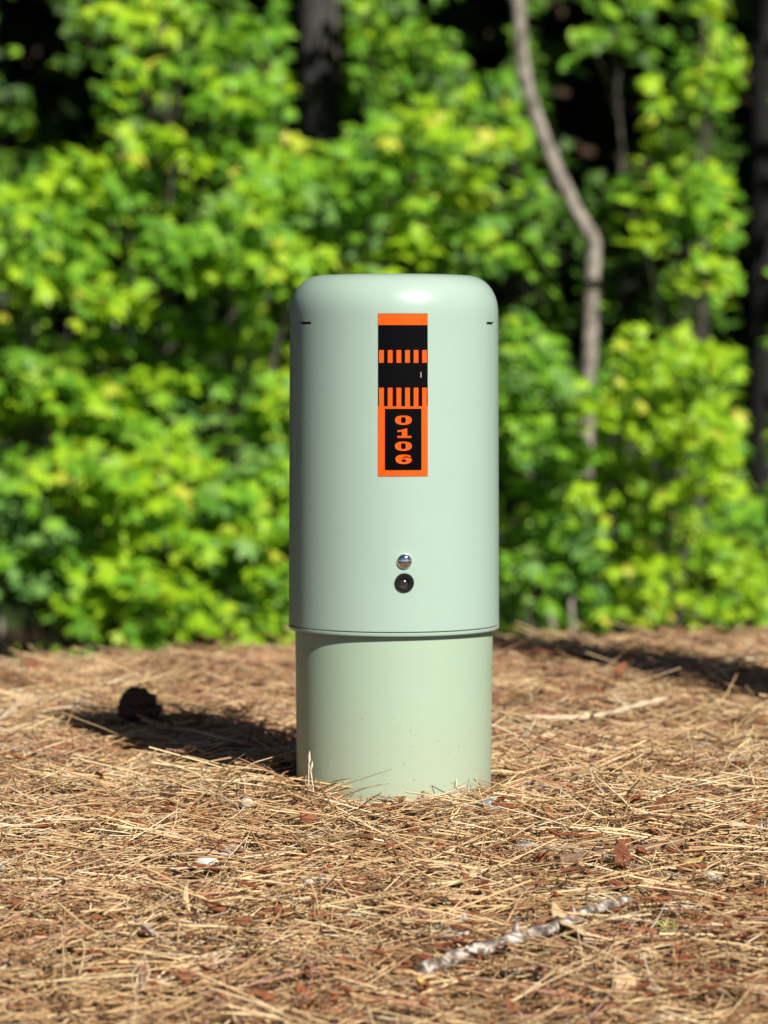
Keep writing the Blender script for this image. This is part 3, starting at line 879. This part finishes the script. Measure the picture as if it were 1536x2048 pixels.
def sell(cx, cy, rx, ry, p, n=40, a0=0, a1=360):
    out = []
    for k in range(n):
        a = R(a0 + (a1 - a0) * k / (n if a1 - a0 == 360 else n - 1))
        c, s = math.cos(a), math.sin(a)
        out.append((cx + rx * math.copysign(abs(c) ** (2 / p), c), cy - ry * math.copysign(abs(s) ** (2 / p), s)))
    return out
T = lambda lp: [(zx(x), zy(y)) for x, y in lp]
for cy in (1308, 1604):
    flat('digit', [T(sell(429, cy, 95, 52, 2.4)), T(sell(428, cy, 28, 34, 3.2)[::-1])], 0.0008, M_orange, stk)
flat('digit', [T([(452, 1404), (472, 1404), (472, 1488), (518, 1488), (520, 1509), (360, 1509), (362, 1488), (412, 1488), (412, 1436), (362, 1444), (362, 1424), (400, 1421), (432, 1412)])], 0.0008, M_orange, stk)
six = sell(432, 1753, 92, 53, 2.4, 34, 22, 340)          # outer edge, from the upper terminal anticlockwise
six_outer = [(520, 1722), (500, 1707)] + [p for p in sell(432, 1753, 92, 53, 2.4, 60) if not (p[0] > 470 and p[1] < 1755)]
# order: terminal, over the top, down the left, round the bowl, back along the notch
top = [p for p in sell(432, 1753, 92, 53, 2.4, 60, 62, 180)]
bot = [p for p in sell(432, 1753, 92, 53, 2.4, 60, 180, 355)]
notch = [(516, 1742), (490, 1733), (455, 1732), (425, 1739), (404, 1750), (420, 1738), (440, 1726), (470, 1724), (500, 1729), (516, 1729)]
six_loop = [(520, 1722), (505, 1711)] + top + bot[1:] + [(522, 1752), (510, 1740), (490, 1735), (460, 1734), (430, 1738), (408, 1745), (420, 1732), (445, 1722), (475, 1721), (498, 1728)]
flat('digit', [T(six_loop), T(sell(434, 1771, 31, 13, 2.3, 28)[::-1])], 0.0008, M_orange, stk)

def disc_on_wall(name, px, py, prof2, material, parent, seg=40):
    """lathe round the outward normal; prof2: (radius, outward)"""
    z = lz(py); t = lt(px); r = wall_r(z)
    nrm = Vector((math.sin(t), -math.cos(t), 0)); u = Vector((math.cos(t), math.sin(t), 0)); w = Vector((0, 0, 1))
    c = nrm * r + w * z
    V, F = [], []
    for rad, out in prof2:
        for j in range(seg):
            a = 2 * math.pi * j / seg
            V.append(c + u * (rad * math.cos(a)) + w * (rad * math.sin(a)) + nrm * out)
    n = len(prof2)
    for i in range(n - 1):
        for j in range(seg):
            F.append((i * seg + j, i * seg + (j + 1) % seg, (i + 1) * seg + (j + 1) % seg, (i + 1) * seg + j))
    F.append(tuple((n - 1) * seg + j for j in range(seg)))
    return link(name, mesh_py(name, V, F, [material], sharp=50), parent)
dome = [(0.0107, -0.002), (0.0107, 0.0012)] + [(0.0105 * math.cos(a), 0.0014 + 0.0052 * math.sin(a)) for a in np.linspace(0.1, 1.5, 12)]
disc_on_wall('button_cap', 807.5, 1123, dome, M_chrome, ped)
lock = disc_on_wall('lock', 807.5, 1166, [(0.0134, -0.002), (0.0134, 0.0018), (0.0126, 0.0030), (0.0062, 0.0034), (0.0056, 0.0030), (0.0054, 0.0004), (0.0010, 0.0004)], M_lock, ped)
disc_on_wall('lock_core', 807.5, 1166, [(0.0053, 0.0002), (0.0053, 0.0007), (0.0004, 0.0008)], M_dark, lock, 24)
disc_on_wall('lock_pin', 807.3, 1164.5, [(0.0027, 0.0005), (0.0026, 0.0024), (0.0016, 0.0032), (0.0003, 0.0034)], M_pin, lock, 20)
# key slot below the pin: a thin dark bar
z = lz(1174); t = lt(807.5); r = wall_r(z)
Vk = []
for o_ in (0.002, 0.0040):
    for dx, dz in ((-0.0016, 0.0036), (0.0016, 0.0036), (0.0024, -0.0028), (-0.0024, -0.0028)):
        tt = t + dx / r
        Vk.append(((r + o_) * math.sin(tt), -(r + o_) * math.cos(tt), z + dz))
link('key_slot', mesh_py('key_slot', Vk, [(0, 1, 2, 3), (4, 5, 6, 7), (0, 1, 5, 4), (1, 2, 6, 5), (2, 3, 7, 6), (3, 0, 4, 7)], [M_dark], smooth=False), lock)

# ------------------------------------------------------------------ things lying on the needles
def stick(name, label, cat, pix, r0, r1, material, lift=0.012, rough=0.15, sides=9, knots=(), group=None):
    w = np.array([ground_at(*p) for p in pix]); w[:, 2] += lift
    base = w[0].copy()
    pts = catmull(w, 8); rr = np.linspace(r0, r1, len(pts)) * (1 + 0.14 * np.sin(np.arange(len(pts)) * 1.3))
    root = link(name, None, loc=base); tag(root, label, cat, group)
    tube_obj('wood', [(pts - base, rr)], material, root, sides=sides, rough=rough)
    for f, dx, dy, dz, ln in knots:
        i = int(f * (len(pts) - 1)); p = pts[i] - base
        tube_obj('twig_stub', [(np.array([p, p + np.array([dx, dy, dz]) * ln * 0.5, p + np.array([dx * 1.1, dy, dz]) * ln]), np.array([rr[i] * 0.55, rr[i] * 0.4, rr[i] * 0.25]))], material, root, sides=6)
    return root
stick('stick', 'pale lichen spotted stick lying in the blurred front of the needle bed', 'stick', [(842, 1990), (930, 1957), (1030, 1925), (1110, 1900), (1190, 1866), (1255, 1846)], 0.0088, 0.0066, M_stick, 0.033,
      knots=[(0.42, 0.1, 0.6, 0.9, 0.025), (0.7, -0.2, -0.5, 0.8, 0.02), (0.2, 0.1, -0.7, 0.6, 0.018)])
stick('stick', 'thin pale stick lying right of the pedestal, pointing up to its tip', 'stick', [(1050, 1478), (1140, 1480), (1210, 1472), (1270, 1455), (1332, 1440)], 0.0040, 0.0054, M_twig, 0.042,
      knots=[(0.7, -0.6, 0.5, 0.5, 0.05), (0.4, 0.5, -0.6, 0.4, 0.03)])
stick('stick', 'flaky brown stick half buried in needles behind the rusty curled leaf', 'stick', [(1115, 1752), (1180, 1745), (1235, 1738), (1300, 1727), (1370, 1715)], 0.0075, 0.006, M_twig_dark, 0.026,
      knots=[(0.55, 0.2, 0.5, 0.8, 0.02)])
stick('stick', 'blurred tan stick crossing the far left margin behind the pedestal', 'stick', [(-40, 1482), (0, 1465), (25, 1445), (48, 1420)], 0.009, 0.006, M_twig, 0.028, knots=[(0.8, 0.9, 0.1, 0.25, 0.06)])
stick('stick', 'short weathered white stick at the right margin level with the pedestal base', 'stick', [(1455, 1678), (1500, 1680), (1560, 1681)], 0.0042, 0.0035, M_stick, 0.024)
stick('stick', 'thin dark twig arching over needles right against the pedestal foot', 'twig', [(640, 1592), (690, 1590), (720, 1600), (735, 1592)], 0.0012, 0.0008, M_twig_dark, 0.022, sides=6)

SHORT = {}
def short(o, label):
    for k, v in SHORT_NAMES:
        if label.startswith(k):
            o['short'] = v
    return o
SHORT_NAMES = [('speckled grey stone', 'the speckled grey stone'), ('cream white oval', 'the cream white stone'), ('bright white stone', 'the bright white stone'), ('pinkish tan stone', 'the pinkish tan stone'),
    ('chalky stone', 'the chalky stone'), ('dark grey stone', 'the dark grey stone'), ('pale flat stone', 'the pale flat stone'), ('curled grey dry leaf', 'the curled grey leaf'),
    ('rusty brown dry leaf', 'the upright rusty leaf'), ('tan triangular', 'the tan triangular leaf'), ('tan leaf lying', 'the tan leaf on the stick'), ('bright yellow leaf', 'the bright yellow leaf scrap'), ('cream tan leaf', 'the cream tan leaf scrap'),
    ('greyish tan leaf', 'the greyish tan leaf flake')]
def rock(label, px, py, wpx, hpx, material, seed, sink=0.3, name='stone', lift=0.013):
    p = ground_at(px, py); s = (p[1] - CAM[1]) / FPX
    rg = np.random.default_rng(seed)
    bm = bmesh.new(); bmesh.ops.create_icosphere(bm, subdivisions=3, radius=1)
    dirs = rg.normal(0, 1, (7, 3)); dirs /= np.linalg.norm(dirs, axis=1)[:, None]; cut = rg.uniform(0.62, 0.9, 7)
    for v in bm.verts:
        c = np.array(v.co)
        for d_, k in zip(dirs, cut):
            e = c @ d_
            if e > k: c = c - d_ * (e - k) * 0.9
        c = c * (1 + 0.05 * float(noise2(c[0] * 3 + seed, c[1] * 3 + c[2] * 2, seed)))
        v.co = c
    w, h = wpx * s / 2, hpx * s / 2
    for v in bm.verts:
        v.co = (v.co.x * w, v.co.y * w * 0.8, v.co.z * h)
    me = bpy.data.meshes.new(name); bm.to_mesh(me); bm.free(); me.materials.append(material)
    me.polygons.foreach_set('use_smooth', np.full(len(me.polygons), True)); me.set_sharp_from_angle(angle=R(28))
    o = link(name, me, loc=(p[0], p[1], p[2] + lift + h * (1 - sink)), rot=(0, rg.uniform(-0.15, 0.15), rg.uniform(-0.3, 0.3)))
    return short(tag(o, label, 'stone', 'stones among the needles'), label)
rock('speckled grey stone by the right front of the pedestal foot', 977, 1634, 56, 34, M_rock_grey, 3)
rock('cream white oval stone resting on a rusty catkin, left front', 412, 1760, 50, 24, M_rock_white, 4, 0.1, lift=0.022)
rock('bright white stone below the pedestal, beside a small grey one', 616, 1792, 34, 20, M_rock_white, 5, 0.1, lift=0.020)
rock('small grey stone tucked behind the bright white one', 650, 1786, 34, 22, M_rock_grey, 6, 0.2, lift=0.018)
rock('bluish grey stone just behind the cream white oval one', 452, 1738, 34, 26, M_rock_grey, 7, 0.2, lift=0.016)
rock('pinkish tan stone at the left, on level with the sunny heap of needles', 128, 1578, 42, 16, M_rock_tan, 8, 0.1, lift=0.022)
rock('chalky stone under needles left below the pedestal foot', 494, 1636, 28, 22, M_rock_white, 9, 0.15, lift=0.020)
rock('dark grey stone under needles in front of the flaky brown stick', 1052, 1714, 56, 24, M_rock_grey, 10, 0.3)
rock('pale flat stone beside the long rusty catkin at the right', 1424, 1775, 48, 26, M_rock_white, 11, 0.3)
rock('grey stone at the far left margin in front', 2, 1762, 26, 22, M_rock_grey, 12, 0.2, lift=0.018)

def dry_leaf(label, px, py, wpx, material, rot, curl=1.0, shape='oval', name='fallen_leaf', lift=0.024, cat='leaf'):
    p = ground_at(px, py); s = (p[1] - CAM[1]) / FPX * wpx
    n = 9
    V, F = [], []
    for j in range(n):
        v = j / (n - 1); wd = (math.sin(math.pi * min(v * 0.93 + 0.05, 1)) ** 0.7) * 0.32 if shape == 'oval' else (1 - v) * 0.42 + 0.03
        for i in range(5):
            u = (i / 4 - 0.5) * 2
            x = u * wd; y = v - 0.5
            z = curl * (0.45 * x * x * 2.2 + 0.25 * y * y) + 0.03 * math.sin(9 * v + 3 * u)
            V.append((x * s, y * s, z * s))
    for j in range(n - 1):
        for i in range(4):
            F.append((j * 5 + i, j * 5 + i + 1, j * 5 + 6 + i, j * 5 + 5 + i))
    root = link(name, None, loc=(p[0], p[1], p[2] + lift), rot=rot); tag(root, label, cat, 'fallen leaves on the needles'); short(root, label)
    b = link('blade', mesh_py('blade', V, F, [material]), root)
    md = b.modifiers.new('thickness', 'SOLIDIFY'); md.thickness = 0.0006
    tube_obj('leaf_stalk', [(np.array([(0, -0.5 * s, 0.06 * s * curl), (0.03 * s, -0.68 * s, 0.10 * s), (0.02 * s, -0.85 * s, 0.08 * s)]), np.array([0.0009, 0.0008, 0.0007]))], material, root, sides=5)
    return root
dry_leaf('curled grey dry leaf in the blurred front left', 286, 1906, 66, M_leaf_grey, (0.5, 0.3, 1.2), 1.6, lift=0.034)
dry_leaf('rusty brown dry leaf standing upright in front of the flaky stick', 1240, 1756, 58, M_leaf_red, (1.35, 0.1, 0.25), 1.5, lift=0.034)
dry_leaf('tan triangular dry leaf right of the speckled grey stone', 1036, 1622, 64, M_leaf_tan, (0.7, -0.2, -0.7), 0.6, 'tri')
dry_leaf('tan leaf lying across the lichen spotted stick', 1150, 1906, 76, M_leaf_tan, (0.35, 0.15, 1.1), 0.5, lift=0.034)
dry_leaf('pinkish tan flake leaning above the lichen spotted stick', 1118, 1884, 70, M_leaf_tan, (0.8, 0.0, 0.5), 0.4, 'tri', lift=0.036)
dry_leaf('greyish tan leaf flake in front, left of the lichen spotted stick', 920, 1886, 74, M_leaf_grey, (0.7, 0.1, -0.3), 0.4, 'tri')
dry_leaf('bright yellow leaf scrap in the very front', 846, 2012, 44, M_yellow, (0.7, 0.2, 0.9), 1.4, lift=0.028)
dry_leaf('slender yellow leaf blade by the long rusty catkin at the right', 1380, 1757, 60, M_yellow, (0.4, 0.1, -1.25), 0.8, 'oval')
dry_leaf('tiny yellow leaf scrap in front of the pedestal foot', 906, 1650, 22, M_yellow, (0.9, 0, 0.2), 1.0)
dry_leaf('cream tan leaf scrap in the blurred front right', 1250, 2004, 70, M_leaf_tan, (1.1, 0.1, 0.2), 0.9)
dry_leaf('grey brown curled leaf in front of the pedestal foot', 896, 1636, 44, M_leaf_grey, (0.5, 0.2, 0.9), 1.2, lift=0.016)

def catkin_mesh(curve, seed):
    rg = np.random.default_rng(seed)
    n = 10; pts = []
    a = 0; p = np.zeros(3)
    for k in range(n):
        pts.append(p.copy()); p = p + np.array([math.cos(a), math.sin(a), 0.05 * math.sin(k)]) / (n - 1); a += curve / (n - 1) * rg.uniform(0.6, 1.4)
    pts = np.array(pts) - np.mean(pts, axis=0)
    rad = 0.088 * np.sin(np.linspace(0.35, 2.85, n)) ** 0.5
    V, F = [], []
    sides = 8
    # knobbly surface: rings alternate in radius
    pts = catmull(pts, 3); rad = np.interp(np.linspace(0, 1, len(pts)), np.linspace(0, 1, n), rad) * (1 + 0.20 * np.where(np.arange(len(pts)) % 2 == 0, 1, -1))
    return tube([(pts, rad)], sides, 0.10)
CK = []
for i, c in enumerate((0.3, 0.9, 1.8, 3.0)):
    V, F = catkin_mesh(c, 30 + i)
    CK.append(mesh_py('catkin', V, F, [M_catkin], smooth=True, sharp=70))
def put_catkin(px, py, lpx, kind, rz, label, group, tilt=0.1, lift=0.030):
    p = ground_at(px, py); s = (p[1] - CAM[1]) / FPX * lpx
    o = link('catkin', CK[kind], loc=(p[0], p[1], p[2] + lift), rot=(RNG.uniform(-0.2, 0.2), tilt, rz), scale=s)
    return tag(o, label, 'catkin', group)
GK = 'rust coloured dry pine catkins on the needles'
for px, py, l, k, rz, lab in [(193, 1648, 44, 3, 1.2, 'curled ring shaped rusty catkin in the front left'), (415, 1772, 66, 0, -0.15, 'long rusty catkin under the cream white stone'),
                              (1385, 1770, 62, 1, -0.3, 'long rusty catkin beside the slender yellow leaf blade'), (995, 1733, 34, 2, 1.5, 'hooked rusty catkin in front of the dark grey stone'),
                              (1510, 1650, 44, 2, 1.2, 'rusty catkin hanging at the right margin level with the pedestal foot'), (1143, 1706, 50, 0, 0.0, 'rusty catkin lying straight behind the flaky brown stick'),
                              (342, 1640, 30, 1, 0.3, 'rusty catkin lying close left of the chalky stone'), (386, 1650, 34, 2, 0.8, 'light rusty catkin between the chalky stone and the ring shaped one'),
                              (660, 1783, 24, 1, 1.5, 'stubby rusty catkin right against the small grey stone'), (95, 1690, 50, 0, 0.2, 'dark rusty catkin at the left in front of the pinkish tan stone'),
                              (1086, 1748, 42, 1, 0.35, 'rusty catkin at the left end of the flaky brown stick'), (190, 1780, 36, 2, -1.2, 'hooked rusty catkin left of the cream white stone')]:
    put_catkin(px, py, l, k, rz, lab, GK)
SMALL_CATKINS, CHIPS = [], []
cnt = 0
while cnt < 185:
    u = RNG.uniform(); py = 1560 + 500 * u ** 0.75 if RNG.uniform() < 0.8 else RNG.uniform(1330, 1560)
    px = RNG.uniform(10, 1530) if RNG.uniform() < 0.55 else RNG.uniform(800, 1530)
    if 560 < px < 1020 and py < 1640: continue
    kd = int(RNG.integers(4))
    ck = put_catkin(px, py, RNG.uniform(26, 50) * (0.55 + 0.45 * (py - 690) / 917), kd, RNG.uniform(-1.6, 1.6), 'small rust red dry catkin half sunk among the pine needles', GK, RNG.uniform(-0.35, 0.35), RNG.uniform(0.020, 0.038))
    SMALL_CATKINS.append((ck, ('straight', 'slightly bent', 'hooked', 'curled')[kd]))
    cnt += 1

CHIP = []
for i in range(4):
    rg = np.random.default_rng(60 + i)
    n = 7; a = np.sort(rg.uniform(0, 6.28, n)); r_ = rg.uniform(0.35, 0.6, n)
    top = [(r_[k] * math.cos(a[k]) * 1.3, r_[k] * math.sin(a[k]) * 0.7, 0.05 + rg.uniform(-0.05, 0.05)) for k in range(n)]
    bot = [(x * 1.05, y * 1.05, z - 0.11) for x, y, z in top]
    CHIP.append(mesh_py('bark_chip', top + bot, [tuple(range(n)), tuple(range(2 * n - 1, n - 1, -1))] + [(k, (k + 1) % n, n + (k + 1) % n, n + k) for k in range(n)], [M_chip], smooth=False))
cnt = 0
while cnt < 115:
    py = RNG.uniform(1640, 2060) if RNG.uniform() < 0.8 else RNG.uniform(1340, 1640); px = RNG.uniform(0, 1536)
    if 560 < px < 1020 and py < 1640: continue
    p = ground_at(px, py); s = (p[1] - CAM[1]) / FPX * RNG.uniform(18, 44)
    o = link('bark_chip', CHIP[RNG.integers(4)], loc=(p[0], p[1], p[2] + RNG.uniform(0.024, 0.042)), rot=(RNG.normal(0.2, 0.3), RNG.normal(0, 0.3), RNG.uniform(0, 6.28)), scale=s)
    CHIPS.append((o, 'reddish brown'))
    tag(o, 'small reddish brown bark flake lying in the pine needles', 'bark chip', 'bark flakes scattered in the needle litter')
    cnt += 1

# every catkin and flake says which one it is by its nearest landmark
LAND = []
for o in bpy.data.objects:
    nm = {'stone': None, 'fallen_leaf': None, 'stick': None}.get(o.name.split('.')[0], 0)
    if nm is None and o.get('short'):
        LAND.append((o['short'], np.array(o.location[:2])))
LAND.append(('the pedestal foot', np.array([0.0, 0.0])))
ORD = ['nearest', 'second nearest', 'third nearest', 'fourth nearest', 'fifth nearest', 'sixth nearest', 'seventh nearest', 'eighth nearest', 'ninth nearest', 'tenth nearest', 'eleventh nearest', 'twelfth nearest']
def sector(p, q):
    d = (p - q) * np.array([1.0, 0.55])
    if abs(d[0]) > abs(d[1]):
        return 'to the right of' if d[0] > 0 else 'to the left of'
    return 'behind' if d[1] > 0 else 'in front of'
def label_by_landmark(items, fmt):
    by = {}
    for o, kind in items:
        by.setdefault(kind, []).append(o)
    for kind, obs in by.items():
        ps = [np.array(o.location[:2]) for o in obs]
        for o, p in zip(obs, ps):
            best = None
            for nm, q in LAND:
                sc = sector(p, q); d = np.hypot(*(p - q))
                rank = sum(1 for r in ps if sector(r, q) == sc and np.hypot(*(r - q)) < d)
                if rank < len(ORD) and (best is None or (rank, d) < best[0]):
                    best = ((rank, d), nm, sc)
            o['label'] = fmt.format(kind, ORD[best[0][0]], best[2], best[1])
label_by_landmark(SMALL_CATKINS, '{} rusty catkin, {} {} {}')
label_by_landmark(CHIPS, '{} bark flake, {} {} {}')

# pine cone standing in the shadow of the pedestal
pc = ground_at(292, 1466); s = (pc[1] - CAM[1]) / FPX
cone = link('pine_cone', None, loc=(pc[0], pc[1], pc[2] + 0.006), rot=(0.15, -0.35, 0.4)); tag(cone, 'dark open pine cone sitting in the shadow left of the pedestal', 'pine cone')
Hc, Rc = 84 * s, 52 * s
pf = [(0.001, 0.0)] + [(Rc * 0.45 * math.sin(math.pi * (0.12 + 0.84 * t)) ** 0.8, Hc * t) for t in np.linspace(0.03, 0.97, 10)] + [(0.001, Hc)]
Vc, Fc = lathe(pf, 20)
link('cone_core', mesh_py('cone_core', Vc, Fc, [M_cone]), cone)
sv = [(-0.5, 0, 0.0), (0.5, 0, 0.0), (0.62, 0.9, 0.22), (0.0, 1.18, 0.42), (-0.62, 0.9, 0.22), (-0.4, 0, 0.20), (0.4, 0, 0.20), (0.5, 0.86, 0.50), (0.0, 1.05, 0.62), (-0.5, 0.86, 0.50)]
sf = [(0, 4, 3, 2, 1), (5, 6, 7, 8, 9), (0, 1, 6, 5), (1, 2, 7, 6), (2, 3, 8, 7), (3, 4, 9, 8), (4, 0, 5, 9)]
scale_me = mesh_py('cone_scale', sv, sf, [M_cone], smooth=False)
for k in range(84):
    t = 0.05 + 0.92 * k / 83; az = k * 2.39996
    rr = Rc * 0.36 * math.sin(math.pi * (0.12 + 0.84 * t)) ** 0.8; sz = Rc * 0.46 * (0.55 + 0.6 * math.sin(math.pi * min(0.2 + t * 0.75, 1)))
    e = Matrix.Rotation(az, 4, 'Z') @ Matrix.Translation((0, rr, Hc * t)) @ Matrix.Rotation(-0.05 + 1.0 * t + 0.2 * math.sin(k * 5.1), 4, 'X')
    o = link('cone_scale', scale_me, cone); o.matrix_local = e @ Matrix.Scale(sz, 4)

# dry grass wisps
def wisps(label, px, py, n, hpx, spread, material, seed_heads=False, lean=0.5, width=0.0011, name='dry_grass_tuft', cat='grass tuft', group='dry grass wisps', lift=0.0):
    p = ground_at(px, py); s = (p[1] - CAM[1]) / FPX
    root = link(name, None, loc=(p[0], p[1], p[2] + lift)); tag(root, label, cat, group)
    for k in range(n):
        h = hpx * s * RNG.uniform(0.6, 1.1); a = RNG.uniform(0, 6.28); ln = RNG.normal(0, lean)
        b0 = np.array([RNG.normal(0, spread * s), RNG.normal(0, 0.012), -0.004])
        d = np.array([math.cos(a) * ln, math.sin(a) * ln * 0.6, 1.0])
        pts = catmull([b0, b0 + d * h * 0.5, b0 + d * h + np.array([math.cos(a) * 0.25 * h * ln, 0, -0.06 * h])], 3)
        b = tube_obj('blade', [(pts, np.linspace(width, width * 0.35, len(pts)))], material, root, sides=4)
        if seed_heads:
            q = pts[-1]
            V, F = tube([(np.array([q, q + np.array([0.001, 0, 0.006]), q + np.array([0.0015, 0, 0.012])]), np.array([0.0006, 0.0016, 0.0004]))], 5)
            link('seed_head', mesh_py('seed_head', V, F, [material]), b)
wisps('pale dry grass stalk with seed heads against the shaded corner of the pedestal foot', 623, 1602, 3, 92, 5, M_pale_stalk, True, 0.08, lift=0.012)
wisps('tuft of fine straw against the sunny front of the pedestal foot', 890, 1622, 26, 42, 26, M_dry_grass, False, 0.45, 0.0008)
wisps('fine pale wisps at the sunny pedestal front, taller than the straw tuft', 905, 1606, 3, 56, 14, M_pale_stalk, True, 0.35, 0.0007)
wisps('pale wisps sprouting from the sunny heap of needles in front of the shadow', 425, 1524, 5, 36, 18, M_pale_stalk, True, 0.4)
wisps('straw blades sticking up on the heap of needles near the pedestal', 490, 1520, 9, 40, 34, M_dry_grass, False, 0.5)
wisps('sunlit pale blades standing out against the long trunk shadow', 1400, 1384, 4, 44, 24, M_pale_stalk, False, 0.6, 0.0016)
wisps('bent pale blades at the right margin before the long trunk shadow', 1524, 1396, 3, 40, 10, M_pale_stalk, False, 0.6, 0.0016)
wisps('small pale blades at the sunny side edge of the pedestal foot', 980, 1590, 4, 26, 5, M_dry_grass, False, 0.4, 0.0007)
wisps('small green sprout among the needles at the lower right', 1334, 1872, 3, 40, 5, M_sprout, False, 0.35, 0.0022, 'green_sprout', 'sprout', None, lift=0.012)
wisps('short straw blades before the shaded side of the pedestal foot', 648, 1606, 6, 30, 22, M_dry_grass, False, 0.6, 0.0008)
